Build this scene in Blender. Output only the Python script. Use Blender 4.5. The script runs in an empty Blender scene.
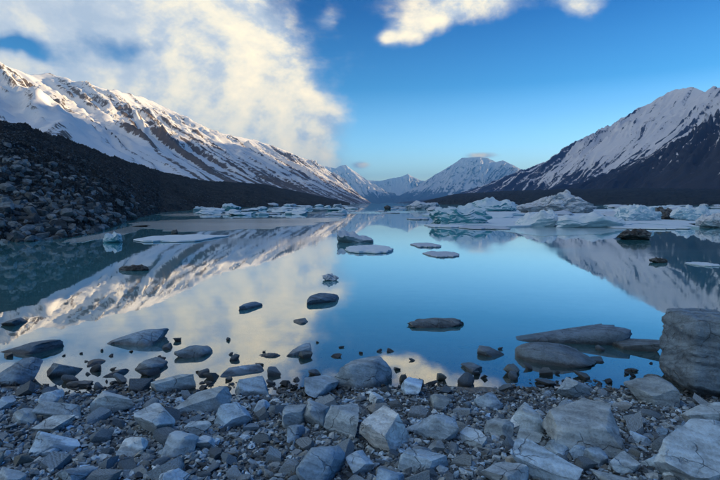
import bpy, bmesh, math, random
import numpy as np
from mathutils import Vector, Euler

SC = bpy.context.scene
COL = SC.collection
R = math.radians

# ------------------------------------------------------------------ camera
F = 500.0                       # focal length in photograph pixels (720 x 480)
CAM_H = 1.5
PITCH = math.atan(37.0 / F)
cam_d = bpy.data.cameras.new('camera')
cam_d.sensor_width = 36.0
cam_d.lens = F / 720.0 * 36.0
cam_d.clip_start = 0.05
cam_d.clip_end = 60000.0
cam = bpy.data.objects.new('camera', cam_d)
COL.objects.link(cam)
cam.location = (0, 0, CAM_H)
cam.rotation_euler = (R(90) - PITCH, 0, 0)
SC.camera = cam

# ------------------------------------------------------------------ sun, exposure
SUN_AZ, SUN_EL = 64.0, 9.5      # degrees right of the view direction / above the horizon
sd = Vector((math.sin(R(SUN_AZ)) * math.cos(R(SUN_EL)), math.cos(R(SUN_AZ)) * math.cos(R(SUN_EL)), math.sin(R(SUN_EL))))
sun_d = bpy.data.lights.new('sun', 'SUN')
sun_d.energy = 5.0
sun_d.angle = R(0.5)
sun_d.color = (1.0, 0.72, 0.38)
sun = bpy.data.objects.new('sun', sun_d)
COL.objects.link(sun)
sun.rotation_euler = (-sd).to_track_quat('-Z', 'Y').to_euler()
SC.view_settings.view_transform = 'Standard'
SC.view_settings.look = 'None'
SC.view_settings.gamma = 1.0
SC.view_settings.use_curve_mapping = False
SC.view_settings.exposure = 1.4
SC.cycles.use_denoising = True
SC.cycles.max_bounces = 6
SC.cycles.volume_bounces = 0
SC.cycles.transparent_max_bounces = 8
SC.cycles.caustics_reflective = False
SC.cycles.caustics_refractive = False


def ray(px, py):
    """direction of the photograph's pixel in the world"""
    cx, cy = (px - 360.0) / F, (240.0 - py) / F
    return np.array((cx, math.cos(PITCH) + cy * math.sin(PITCH), -math.sin(PITCH) + cy * math.cos(PITCH)))


def at(px, py, depth):
    """point seen at a pixel, DEPTH metres ahead"""
    d = ray(px, py)
    p = d * (depth / d[1])
    return np.array((p[0], p[1], p[2] + CAM_H))


def azel(px, py):
    d = ray(px, py)
    d = d / np.linalg.norm(d)
    return math.atan2(d[0], d[1]), math.asin(d[2])


# ------------------------------------------------------------------ node helpers
class NT:
    def __init__(self, tree):
        self.t = tree
        tree.nodes.clear()

    def n(self, typ, **kw):
        nd = self.t.nodes.new(typ)
        for k, v in kw.items():
            setattr(nd, k, v)
        return nd

    def link(self, a, b):
        self.t.links.new(a, b)

    def put(self, sock, v):
        if isinstance(v, bpy.types.NodeSocket):
            self.link(v, sock)
        else:
            sock.default_value = v

    def m(self, op, a, b=None, c=None, clamp=False):
        nd = self.n('ShaderNodeMath', operation=op, use_clamp=clamp)
        self.put(nd.inputs[0], a)
        if b is not None:
            self.put(nd.inputs[1], b)
        if c is not None:
            self.put(nd.inputs[2], c)
        return nd.outputs[0]

    def v(self, op, a, b=None, scale=None):
        nd = self.n('ShaderNodeVectorMath', operation=op)
        self.put(nd.inputs[0], a)
        if b is not None:
            self.put(nd.inputs[1], b)
        if scale is not None:
            self.put(nd.inputs['Scale'], scale)
        return nd.outputs['Value'] if op in ('DOT_PRODUCT', 'LENGTH', 'DISTANCE') else nd.outputs[0]

    def noise(self, vec, scale, detail=5.0, rough=0.55, dist=0.0, lac=2.0):
        nd = self.n('ShaderNodeTexNoise')
        self.put(nd.inputs['Vector'], vec)
        nd.inputs['Scale'].default_value = scale
        nd.inputs['Detail'].default_value = detail
        nd.inputs['Roughness'].default_value = rough
        nd.inputs['Lacunarity'].default_value = lac
        nd.inputs['Distortion'].default_value = dist
        return nd.outputs['Fac']

    def step(self, x, lo, hi, a=0.0, b=1.0):
        nd = self.n('ShaderNodeMapRange', interpolation_type='SMOOTHSTEP')
        self.put(nd.inputs['Value'], x)
        for k, v in zip(('From Min', 'From Max', 'To Min', 'To Max'), (lo, hi, a, b)):
            self.put(nd.inputs[k], v)
        return nd.outputs[0]

    def mix(self, fac, a, b, blend='MIX'):
        nd = self.n('ShaderNodeMix', data_type='RGBA', blend_type=blend)
        self.put(nd.inputs[0], fac)
        for s, v in ((nd.inputs[6], a), (nd.inputs[7], b)):
            if isinstance(v, tuple) and len(v) == 3:
                v = v + (1.0,)
            self.put(s, v)
        return nd.outputs[2]

    def ramp(self, fac, stops):
        nd = self.n('ShaderNodeValToRGB')
        self.put(nd.inputs[0], fac)
        els = nd.color_ramp.elements
        while len(els) < len(stops):
            els.new(0.5)
        for e, (p, c) in zip(els, stops):
            e.position = p
            e.color = tuple(c) + (1.0,) if len(c) == 3 else c
        return nd.outputs[0]

    def bump(self, h, strength, dist, normal=None):
        nd = self.n('ShaderNodeBump')
        nd.inputs['Strength'].default_value = strength
        nd.inputs['Distance'].default_value = dist
        self.link(h, nd.inputs['Height'])
        if normal is not None:
            self.link(normal, nd.inputs['Normal'])
        return nd.outputs[0]


# ------------------------------------------------------------------ world: Nishita sky with clouds
def build_world():
    w = bpy.data.worlds.new('World')
    SC.world = w
    w.use_nodes = True
    g = NT(w.node_tree)
    out = g.n('ShaderNodeOutputWorld')
    tc = g.n('ShaderNodeTexCoord')
    d = g.v('NORMALIZE', tc.outputs['Generated'])
    sky = g.n('ShaderNodeTexSky', sky_type='NISHITA')
    sky.sun_disc = False
    sky.sun_elevation = R(SUN_EL)
    sky.sun_rotation = R(SUN_AZ)
    sky.altitude = 700.0
    sky.air_density = 1.0
    sky.dust_density = 0.35
    sky.ozone_density = 3.0
    bg = g.n('ShaderNodeBackground')
    bg.inputs[1].default_value = 0.13

    sep = g.n('ShaderNodeSeparateXYZ')
    g.link(d, sep.inputs[0])
    az = g.m('ARCTAN2', sep.outputs[0], sep.outputs[1])
    el = g.m('ARCSINE', sep.outputs[2])
    # the clear winter air: whitish at the horizon, deep blue higher up
    grade = g.ramp(g.m('DIVIDE', el, R(45)), [  # stops run from the horizon to 45 degrees
        (0.0, (1.0, 1.0, 0.95)), (0.06, (0.98, 1.0, 0.96)), (0.14, (0.62, 0.80, 0.86)), (0.28, (0.15, 0.40, 0.53)), (0.46, (0.024, 0.185, 0.36)), (1.0, (0.024, 0.18, 0.36))])
    skyc = g.mix(1.0, sky.outputs[0], grade, 'MULTIPLY')
    g.link(g.v('SCALE', skyc, scale=1.22), bg.inputs[0])
    warp = g.v('SCALE', g.v('SUBTRACT', _noise_col(g, d, 7.0), (0.5, 0.5, 0.5)), scale=0.10)
    dw = g.v('ADD', d, warp)
    sep2 = g.n('ShaderNodeSeparateXYZ')
    g.link(dw, sep2.inputs[0])
    azw = g.m('ARCTAN2', sep2.outputs[0], sep2.outputs[1])
    elw = g.m('ARCSINE', sep2.outputs[2])

    def blob(px, py, rx, ry, amp, a=azw, e=elw, rot=0.0):
        a0, e0 = azel(px, py)
        da = g.m('SUBTRACT', a, a0)
        de = g.m('SUBTRACT', e, e0)
        if rot:
            c, s = math.cos(R(rot)), math.sin(R(rot))
            da, de = g.m('ADD', g.m('MULTIPLY', da, c), g.m('MULTIPLY', de, s)), g.m('SUBTRACT', g.m('MULTIPLY', de, c), g.m('MULTIPLY', da, s))
        q = g.m('ADD', g.m('POWER', g.m('ABSOLUTE', g.m('DIVIDE', da, rx / F)), 2.0), g.m('POWER', g.m('ABSOLUTE', g.m('DIVIDE', de, ry / F)), 2.0))
        return g.m('MULTIPLY', g.m('EXPONENT', g.m('MULTIPLY', q, -1.0)), amp)

    # the cloud bank over the range on the left goes on out of the frame to the left and overhead
    a_edge, e_edge = azel(318, 70)
    bank = g.step(g.m('ADD', azw, g.m('MULTIPLY', g.m('SUBTRACT', elw, e_edge), 0.55)), a_edge - 0.20, a_edge + 0.07, 1.55, 0.0)
    dens = bank
    for b in [(290, 92, 45, 36, 0.35), (225, 128, 60, 22, 0.35), (255, 35, 40, 36, 0.25),
              (16, 48, 38, 11, -1.35), (128, 42, 42, 12, -0.95),
              (328, 20, 16, 10, 0.40), (345, 128, 24, 20, 0.16),
              (452, 8, 62, 17, 0.80, azw, elw, 0), (408, 30, 22, 12, 0.55), (470, -22, 46, 26, 0.60), (388, 38, 9, 6, 0.75, az, el, 0),
              (578, 3, 22, 9, 0.66), (580, -24, 40, 18, 0.45),
              (294, 148, 19, 6.5, 1.25, az, el, -14), (316, 155, 9, 4.5, 0.9, az, el, 0), (240, 124, 40, 14, 0.5, az, el, -20), (361, 165, 8, 3.0, 0.8, az, el, 0), (480, 155.5, 17, 3.6, 0.95, az, el, 0)]:
        dens = g.m('ADD', dens, blob(*b))
    # broken cloud added out of view overhead and behind, for its neutral fill light
    back = g.step(sep.outputs[1], 0.55, 0.0)
    over = g.m('MULTIPLY', g.m('MAXIMUM', g.step(el, R(28), R(55)), back), 0.26)
    dens = g.m('MAXIMUM', dens, over)

    def fbm(vec):
        big = g.noise(vec, 3.6, 8.0, 0.60, 0.3)
        fine = g.noise(vec, 15.0, 5.0, 0.62, 0.1)
        return g.m('ADD', g.m('MULTIPLY', big, 0.77), g.m('MULTIPLY', fine, 0.23))
    st = g.v('MULTIPLY', d, (1.0, 1.0, 1.5))
    n0 = fbm(st)
    n1 = fbm(g.v('ADD', st, (0.030, 0.004, 0.022)))
    dd = g.m('ADD', dens, g.m('MULTIPLY', g.m('SUBTRACT', n0, 0.5), 1.8))
    alpha = g.step(dd, 0.26, 0.98, 0.0, 0.96)
    thick = g.step(dd, 0.4, 1.3)
    lit = g.m('ADD', g.m('MULTIPLY', g.m('SUBTRACT', n0, n1), 5.0), 0.48, clamp=True)
    lit = g.m('ADD', g.m('MULTIPLY', lit, 0.72), g.m('MULTIPLY', thick, 0.28))
    # far side of the bank lies deeper in shadow than its sunward end
    sunward = g.step(az, R(-36), R(-7), 0.50, 1.0)
    lit = g.m('MULTIPLY', g.m('ADD', lit, blob(285, 78, 62, 55, 0.22)), sunward)
    colr = g.ramp(lit, [(0.0, (0.27, 0.35, 0.46)), (0.36, (0.46, 0.50, 0.54)), (0.62, (0.78, 0.71, 0.55)), (1.0, (1.04, 0.87, 0.58))])
    bgc = g.n('ShaderNodeBackground')
    g.link(colr, bgc.inputs[0])
    bgc.inputs[1].default_value = 0.60
    mx = g.n('ShaderNodeMixShader')
    g.link(g.m('MULTIPLY', alpha, g.step(el, R(-1.0), R(0.5))), mx.inputs[0])
    g.link(bg.outputs[0], mx.inputs[1])
    g.link(bgc.outputs[0], mx.inputs[2])
    g.link(mx.outputs[0], out.inputs[0])
    w.cycles.sampling_method = 'MANUAL'
    w.cycles.sample_map_resolution = 512


def _noise_col(g, vec, scale):
    nd = g.n('ShaderNodeTexNoise')
    g.put(nd.inputs['Vector'], vec)
    nd.inputs['Scale'].default_value = scale
    nd.inputs['Detail'].default_value = 4.0
    return nd.outputs['Color']


build_world()

# ------------------------------------------------------------------ numpy noise
_G3 = np.array([(1, 1, 0), (-1, 1, 0), (1, -1, 0), (-1, -1, 0), (1, 0, 1), (-1, 0, 1), (1, 0, -1), (-1, 0, -1),
                (0, 1, 1), (0, -1, 1), (0, 1, -1), (0, -1, -1), (1, 1, 0), (0, -1, 1), (-1, 1, 0), (0, -1, -1)], float)
_P = np.random.RandomState(7).permutation(256)
_P = np.concatenate([_P, _P, _P])


def perlin(p):
    p = np.asarray(p, float)
    i = np.floor(p).astype(int)
    f = p - i
    i &= 255
    u = f * f * f * (f * (f * 6 - 15) + 10)
    out = 0
    for dx in (0, 1):
        wx = u[..., 0] if dx else 1 - u[..., 0]
        for dy in (0, 1):
            wy = u[..., 1] if dy else 1 - u[..., 1]
            for dz in (0, 1):
                wz = u[..., 2] if dz else 1 - u[..., 2]
                h = _P[_P[_P[i[..., 0] + dx] + i[..., 1] + dy] + i[..., 2] + dz] & 15
                gr = _G3[h]
                out = out + wx * wy * wz * (gr[..., 0] * (f[..., 0] - dx) + gr[..., 1] * (f[..., 1] - dy) + gr[..., 2] * (f[..., 2] - dz))
    return out


def fbm(p, octv=5, gain=0.5, lac=2.03):
    a, s, t = 1.0, 0.0, 0.0
    p = np.asarray(p, float)
    for k in range(octv):
        s = s + a * perlin(p + 17.3 * k)
        t += a
        a *= gain
        p = p * lac
    return s / t


def ridged(p, octv=5, gain=0.5, lac=2.05):
    a, s, t, w = 1.0, 0.0, 0.0, 1.0
    p = np.asarray(p, float)
    for k in range(octv):
        n = 1 - np.abs(perlin(p + 31.7 * k)) * 1.6
        n = np.clip(n, 0, 1) ** 2
        s = s + a * n * w
        w = np.clip(n * 1.6, 0, 1)
        t += a
        a *= gain
        p = p * lac
    return s / t


def P3(x, y, z=0.0):
    x, y, z = np.broadcast_arrays(np.asarray(x, float), np.asarray(y, float), np.asarray(z, float))
    return np.stack([x, y, z], -1)


def smooth(x, a, b):
    t = np.clip((x - a) / (b - a), 0, 1)
    return t * t * (3 - 2 * t)


# ------------------------------------------------------------------ mesh helpers
def mesh_from(name, verts, faces, smooth_shade=True, sharp=None):
    me = bpy.data.meshes.new(name)
    verts = np.ascontiguousarray(verts, dtype=np.float32)
    faces = np.ascontiguousarray(faces, dtype=np.int32)
    k = faces.shape[1]
    me.vertices.add(len(verts))
    me.vertices.foreach_set('co', verts.ravel())
    me.loops.add(faces.size)
    me.loops.foreach_set('vertex_index', faces.ravel())
    me.polygons.add(len(faces))
    me.polygons.foreach_set('loop_start', np.arange(0, faces.size, k, dtype=np.int32))
    me.polygons.foreach_set('loop_total', np.full(len(faces), k, dtype=np.int32))
    me.polygons.foreach_set('use_smooth', np.full(len(faces), smooth_shade, dtype=bool))
    me.update(calc_edges=True)
    me.validate()
    if sharp:
        me.set_sharp_from_angle(angle=R(sharp))
    return me


def add_attr(me, name, vals):
    a = me.attributes.new(name, 'FLOAT', 'POINT')
    a.data.foreach_set('value', np.ascontiguousarray(vals, dtype=np.float32).ravel())


def add_col(me, name, vals):
    a = me.attributes.new(name, 'FLOAT_COLOR', 'POINT')
    a.data.foreach_set('color', np.ascontiguousarray(vals, dtype=np.float32).ravel())


def link(name, me, mat, loc=(0, 0, 0), rz=0.0, **props):
    o = bpy.data.objects.new(name, me)
    COL.objects.link(o)
    o.location = loc
    o.rotation_euler = (0, 0, rz)
    if mat is not None and not me.materials:
        me.materials.append(mat)
    for k, v in props.items():
        if v is not None:
            o[k] = v
    return o


def grid_faces(nr, nc):
    a = np.arange(nr * nc).reshape(nr, nc)
    return np.stack([a[:-1, :-1], a[:-1, 1:], a[1:, 1:], a[1:, :-1]], -1).reshape(-1, 4)


def geo_axis(near, step, grow, far):
    v, s = [0.0], step
    while v[-1] < far:
        if v[-1] >= near:
            s *= grow
        v.append(v[-1] + s)
    return np.array(v)


# ------------------------------------------------------------------ materials
def new_mat(name):
    m = bpy.data.materials.new(name)
    m.use_nodes = True
    g = NT(m.node_tree)
    out = g.n('ShaderNodeOutputMaterial')
    return m, g, out


def principled(g, out, col, rough, normal=None, **kw):
    b = g.n('ShaderNodeBsdfPrincipled')
    g.put(b.inputs['Base Color'], col if not isinstance(col, tuple) else col + (1.0,))
    g.put(b.inputs['Roughness'], rough)
    if normal is not None:
        g.link(normal, b.inputs['Normal'])
    for k, v in kw.items():
        g.put(b.inputs[k], v)
    g.link(b.outputs[0], out.inputs[0])
    return b


def attr(g, name):
    a = g.n('ShaderNodeAttribute')
    a.attribute_name = name
    return a


def mat_stone():
    m, g, out = new_mat('greywacke stone')
    tc = g.n('ShaderNodeTexCoord')
    geo = g.n('ShaderNodeNewGeometry')
    info = g.n('ShaderNodeObjectInfo')
    off = g.v('ADD', tc.outputs['Object'], g.v('SCALE', g.v('ADD', (13.0, 7.0, 29.0), (0, 0, 0)), scale=info.outputs['Random']))
    mott = g.noise(off, 9.0, 8.0, 0.62)
    fine = g.noise(off, 70.0, 6.0, 0.7)
    # bedding in the greywacke
    tilt = g.v('DOT_PRODUCT', off, (0.25, 0.35, 0.9))
    lay = g.n('ShaderNodeTexNoise', noise_dimensions='1D')
    g.link(g.m('ADD', g.m('MULTIPLY', tilt, 30.0), g.m('MULTIPLY', mott, 2.6)), lay.inputs['W'])
    lay.inputs['Scale'].default_value = 1.0
    lay.inputs['Detail'].default_value = 4.0
    band = lay.outputs[0]
    tone = g.m('ADD', g.m('ADD', g.m('MULTIPLY', mott, 0.9), g.m('MULTIPLY', fine, 0.55)), g.m('MULTIPLY', band, 0.55))
    tone = g.step(tone, 0.62, 1.38, 0.42, 1.5)
    hue = g.mix(g.noise(off, 3.0, 3.0), (0.92, 0.99, 1.06), (1.07, 1.0, 0.92))
    col = g.mix(1.0, info.outputs['Color'], hue, 'MULTIPLY')
    sc = g.v('SCALE', col, scale=tone)
    # pale quartz veins
    vn = g.m('ABSOLUTE', g.m('SUBTRACT', g.noise(off, 3.4, 2.0, 0.4, 0.6), 0.5))
    vein = g.m('MULTIPLY', g.step(vn, 0.0, 0.007, 1.0, 0.0), g.step(g.noise(off, 5.0, 2.0), 0.5, 0.62, 0.0, 0.55))
    sc = g.mix(vein, sc, (0.45, 0.46, 0.46))
    # hairline cracks and pits
    vc = g.n('ShaderNodeTexVoronoi', feature='DISTANCE_TO_EDGE')
    g.link(g.v('ADD', off, g.v('SCALE', _noise_col(g, off, 14.0), scale=0.07)), vc.inputs['Vector'])
    vc.inputs['Scale'].default_value = 4.5
    crack = g.m('MULTIPLY', g.step(vc.outputs['Distance'], 0.0, 0.013, 1.0, 0.0), g.step(g.noise(off, 4.0, 2.0), 0.46, 0.60))
    sc = g.mix(g.m('MULTIPLY', crack, 0.38), sc, g.v('SCALE', sc, scale=0.25))
    # wet line just above the lake level
    sp = g.n('ShaderNodeSeparateXYZ')
    g.link(geo.outputs['Position'], sp.inputs[0])
    wl = g.m('ADD', sp.outputs[2], g.m('MULTIPLY', g.m('SUBTRACT', mott, 0.5), 0.03))
    wet = g.step(wl, 0.010, 0.055, 1.0, 0.0)
    sc = g.mix(wet, sc, g.v('SCALE', sc, scale=0.36))
    rough = g.m('SUBTRACT', 0.80, g.m('MULTIPLY', wet, 0.5))
    h = g.m('ADD', g.m('ADD', g.m('MULTIPLY', mott, 0.6), g.m('MULTIPLY', fine, 0.28)), g.m('SUBTRACT', g.m('MULTIPLY', band, 0.35), g.m('MULTIPLY', crack, 0.5)))
    principled(g, out, sc, rough, g.bump(h, 1.0, 0.025))
    return m


def mat_pebble():
    m, g, out = new_mat('shore pebbles')
    tc = g.n('ShaderNodeTexCoord')
    col = attr(g, 'tint').outputs['Color']
    geo = g.n('ShaderNodeNewGeometry')
    mott = g.noise(tc.outputs['Object'], 60.0, 5.0, 0.65)
    sc = g.v('SCALE', col, scale=g.step(mott, 0.25, 0.75, 0.6, 1.35))
    sp = g.n('ShaderNodeSeparateXYZ')
    g.link(geo.outputs['Position'], sp.inputs[0])
    wet = g.step(sp.outputs[2], 0.004, 0.03, 1.0, 0.0)
    sc = g.mix(wet, sc, g.v('SCALE', sc, scale=0.42))
    principled(g, out, sc, g.m('SUBTRACT', 0.82, g.m('MULTIPLY', wet, 0.42)), g.bump(mott, 0.5, 0.006))
    return m


def mat_ground():
    m, g, out = new_mat('gravel and silt')
    tc = g.n('ShaderNodeTexCoord')
    geo = g.n('ShaderNodeNewGeometry')
    p = tc.outputs['Object']
    vor = g.n('ShaderNodeTexVoronoi')
    g.link(p, vor.inputs['Vector'])
    vor.inputs['Scale'].default_value = 42.0
    n = g.noise(p, 18.0, 8.0, 0.7)
    dry = g.ramp(g.m('ADD', g.m('MULTIPLY', n, 0.6), g.m('MULTIPLY', vor.outputs['Distance'], 0.5)),
                 [(0.2, (0.025, 0.034, 0.042)), (0.55, (0.075, 0.10, 0.12)), (0.9, (0.20, 0.25, 0.29))])
    silt = g.ramp(g.noise(p, 2.2, 6.0, 0.6), [(0.3, (0.20, 0.17, 0.125)), (0.7, (0.40, 0.345, 0.26))])
    sp = g.n('ShaderNodeSeparateXYZ')
    g.link(geo.outputs['Position'], sp.inputs[0])
    wl = g.m('ADD', sp.outputs[2], g.m('MULTIPLY', g.m('SUBTRACT', n, 0.5), 0.05))
    under = g.step(wl, -0.03, 0.02, 1.0, 0.0)
    col = g.mix(under, dry, silt)
    h = g.m('ADD', vor.outputs['Distance'], n)
    principled(g, out, col, g.m('SUBTRACT', 0.85, g.m('MULTIPLY', under, 0.35)), g.bump(h, 0.6, 0.02))
    return m


def mat_water():
    m, g, out = new_mat('glacial lake water')
    tc = g.n('ShaderNodeTexCoord')
    p = tc.outputs['Object']
    rip = g.noise(g.v('MULTIPLY', p, (1.0, 0.45, 1.0)), 1.1, 3.0, 0.5)
    rip2 = g.noise(p, 7.0, 2.0, 0.5)
    h = g.m('ADD', rip, g.m('MULTIPLY', rip2, 0.10))
    nrm = g.bump(h, 0.06, 0.02)
    fr = g.n('ShaderNodeFresnel')
    fr.inputs['IOR'].default_value = 1.75
    g.link(nrm, fr.inputs['Normal'])
    fac = g.m('MINIMUM', g.m('ADD', g.m('MULTIPLY', fr.outputs[0], 1.0), 0.20), 0.87)
    gl = g.n('ShaderNodeBsdfGlossy')
    gl.inputs['Color'].default_value = (0.97, 0.985, 1.0, 1)
    g.link(g.m('ADD', 0.018, g.m('MULTIPLY', g.step(g.noise(g.v('MULTIPLY', p, (0.25, 1.0, 1.0)), 0.09, 4.0, 0.6), 0.45, 0.7), 0.075)), gl.inputs['Roughness'])
    g.link(nrm, gl.inputs['Normal'])
    # rock flour hangs in the water: milky teal that hides the bed with depth
    df = g.n('ShaderNodeBsdfDiffuse')
    df.inputs['Color'].default_value = (0.10, 0.42, 0.49, 1)
    tr = g.n('ShaderNodeBsdfTransparent')
    tr.inputs['Color'].default_value = (0.80, 0.90, 0.90, 1)
    dep = attr(g, 'depth').outputs['Fac']
    body = g.n('ShaderNodeMixShader')
    g.link(g.m('SUBTRACT', 1.0, g.m('EXPONENT', g.m('MULTIPLY', dep, -2.6))), body.inputs[0])
    g.link(tr.outputs[0], body.inputs[1])
    g.link(df.outputs[0], body.inputs[2])
    mx = g.n('ShaderNodeMixShader')
    g.link(fac, mx.inputs[0])
    g.link(body.outputs[0], mx.inputs[1])
    g.link(gl.outputs[0], mx.inputs[2])
    g.link(mx.outputs[0], out.inputs[0])
    return m


def mat_mountain(name, rock, veg, grain, snow_bias=0.0, speck=0.55):
    m, g, out = new_mat(name)
    tc = g.n('ShaderNodeTexCoord')
    p = tc.outputs['Object']
    n1 = g.noise(p, 1.0 / grain, 8.0, 0.66)
    n2 = g.noise(g.v('MULTIPLY', p, (1, 1, 0.4)), 6.0 / grain, 6.0, 0.7)
    s = attr(g, 'snow').outputs['Fac']
    f = g.m('ADD', g.m('ADD', s, g.m('MULTIPLY', g.m('SUBTRACT', n1, 0.5), 0.5)), g.m('MULTIPLY', g.m('SUBTRACT', n2, 0.5), speck))
    f = g.step(f, 0.40 - snow_bias, 0.60 - snow_bias)
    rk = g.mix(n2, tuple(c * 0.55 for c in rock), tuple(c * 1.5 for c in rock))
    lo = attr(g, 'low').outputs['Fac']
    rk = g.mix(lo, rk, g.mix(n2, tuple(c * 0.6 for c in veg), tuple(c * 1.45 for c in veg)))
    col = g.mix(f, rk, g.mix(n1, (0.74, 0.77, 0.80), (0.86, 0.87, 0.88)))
    principled(g, out, col, 0.85, g.bump(n2, 0.5, grain * 0.05), **{'Specular IOR Level': 0.2})
    return m


def mat_moraine():
    m, g, out = new_mat('moraine rubble')
    tc = g.n('ShaderNodeTexCoord')
    p = tc.outputs['Object']
    n1 = g.noise(p, 0.22, 6.0, 0.6)
    vor = g.n('ShaderNodeTexVoronoi')
    g.link(p, vor.inputs['Vector'])
    vor.inputs['Scale'].default_value = 1.3
    n2 = g.noise(p, 2.2, 7.0, 0.7)
    n0 = g.noise(g.v('MULTIPLY', p, (1.0, 1.0, 0.35)), 0.035, 6.0, 0.65)
    t = g.m('ADD', g.m('ADD', g.m('MULTIPLY', n1, 0.35), g.m('MULTIPLY', n2, 0.3)), g.m('MULTIPLY', n0, 0.35))
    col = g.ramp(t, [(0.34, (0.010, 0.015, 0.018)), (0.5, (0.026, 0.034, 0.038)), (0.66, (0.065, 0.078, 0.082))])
    h = g.m('ADD', n2, g.m('MULTIPLY', vor.outputs['Distance'], 0.6))
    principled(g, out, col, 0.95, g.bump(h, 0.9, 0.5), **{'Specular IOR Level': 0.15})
    return m


def mat_ice(name, top, deep, dirt, dirt_amt, bub=1.0):
    """glacier ice: white weathered tops, blue-green where the crust is gone, dirt bands"""
    m, g, out = new_mat(name)
    tc = g.n('ShaderNodeTexCoord')
    info = g.n('ShaderNodeObjectInfo')
    geo = g.n('ShaderNodeNewGeometry')
    p = g.v('ADD', tc.outputs['Object'], g.v('SCALE', (31.0, 17.0, 11.0), scale=info.outputs['Random']))
    big = g.noise(p, 0.55 * bub, 4.0, 0.55, 0.4)
    mid = g.noise(p, 2.4 * bub, 6.0, 0.62)
    fine = g.noise(p, 9.0 * bub, 6.0, 0.7)
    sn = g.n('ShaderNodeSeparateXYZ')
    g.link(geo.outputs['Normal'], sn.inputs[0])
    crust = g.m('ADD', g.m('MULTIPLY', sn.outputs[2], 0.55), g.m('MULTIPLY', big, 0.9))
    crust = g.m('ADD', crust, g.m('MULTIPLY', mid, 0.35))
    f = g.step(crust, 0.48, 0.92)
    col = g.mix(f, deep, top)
    dn = g.m('ADD', g.m('MULTIPLY', mid, 0.5), g.m('MULTIPLY', fine, 0.5))
    df = g.step(dn, 0.62 - dirt_amt * 0.35, 0.74 - dirt_amt * 0.25, 0.0, min(1.0, 0.35 + dirt_amt))
    col = g.mix(df, col, dirt)
    h = g.m('ADD', mid, g.m('MULTIPLY', fine, 0.5))
    principled(g, out, col, g.m('ADD', 0.34, g.m('MULTIPLY', f, 0.35)), g.bump(h, 0.55, 0.12),
               **{'Subsurface Weight': 0.0, 'IOR': 1.31})
    return m


M_STONE = mat_stone()
M_PEB = mat_pebble()
M_GROUND = mat_ground()
M_WATER = mat_water()
M_MORAINE = mat_moraine()
ICE_TOP, ICE_DEEP, DIRT = (0.64, 0.76, 0.85), (0.10, 0.32, 0.38), (0.10, 0.11, 0.12)
M_ICE = mat_ice('weathered glacier ice', ICE_TOP, (0.32, 0.53, 0.65), DIRT, 0.10)
M_ICE_TEAL = mat_ice('clear blue green ice', (0.56, 0.71, 0.81), (0.07, 0.30, 0.37), DIRT, 0.12)
M_ICE_DIRTY = mat_ice('debris covered ice', (0.60, 0.68, 0.76), (0.34, 0.45, 0.53), (0.20, 0.22, 0.25), 0.45)
M_ICE_GREY = mat_ice('grey waterlogged ice', (0.52, 0.61, 0.72), (0.18, 0.29, 0.37), (0.12, 0.14, 0.16), 0.14, 3.0)
M_ICE_DARK = mat_ice('dark rock laden ice', (0.16, 0.18, 0.19), (0.03, 0.05, 0.055), (0.03, 0.03, 0.032), 0.6)


def mat_skim():
    m, g, out = new_mat('thin lake ice')
    tc = g.n('ShaderNodeTexCoord')
    p = g.v('MULTIPLY', tc.outputs['Object'], (0.16, 1.0, 1.0))
    n = g.noise(p, 0.10, 8.0, 0.68)
    col = g.ramp(n, [(0.34, (0.10, 0.22, 0.26)), (0.5, (0.26, 0.38, 0.42)), (0.66, (0.55, 0.66, 0.70))])
    principled(g, out, col, 0.13, g.bump(n, 0.05, 0.05), IOR=1.7)
    return m


M_SKIM = mat_skim()

# ------------------------------------------------------------------ ground and lake
def waterline(x):
    x = np.asarray(x, float)
    return 3.80 + 0.10 * np.sin(1.3 * x + 0.4) + 0.07 * np.sin(3.3 * x + 1.0) + 0.02 * np.abs(x) + 0.10 * fbm(P3(x * 1.7, 3.3), 3)


def ground_z(x, y):
    x, y = np.asarray(x, float), np.asarray(y, float)
    d = waterline(x) - y
    z = np.where(d > 0, np.minimum(0.105 * d, 0.5 + 0.03 * d), np.maximum(0.075 * d, -3.0))
    near = np.exp(-(x * x + y * y) / 900.0)
    return z + near * (0.035 * fbm(P3(x * 0.9, y * 0.9, 4.0), 4) + 0.012 * fbm(P3(x * 5, y * 5, 9.0), 3))


_GX, _GY = np.arange(-9, 9.01, 0.04), np.arange(0.5, 14.01, 0.04)
_GZ = ground_z(*np.meshgrid(_GX, _GY))


def ground_at(x, y):
    """the same height looked up in a table of the near shore"""
    i = np.clip((np.asarray(x, float) + 9) / 0.04, 0, len(_GX) - 2)
    j = np.clip((np.asarray(y, float) - 0.5) / 0.04, 0, len(_GY) - 2)
    a, b = i.astype(int), j.astype(int)
    u, v = np.clip(i - a, 0, 1), np.clip(j - b, 0, 1)
    return (_GZ[b, a] * (1 - u) + _GZ[b, a + 1] * u) * (1 - v) + (_GZ[b + 1, a] * (1 - u) + _GZ[b + 1, a + 1] * u) * v


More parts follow.
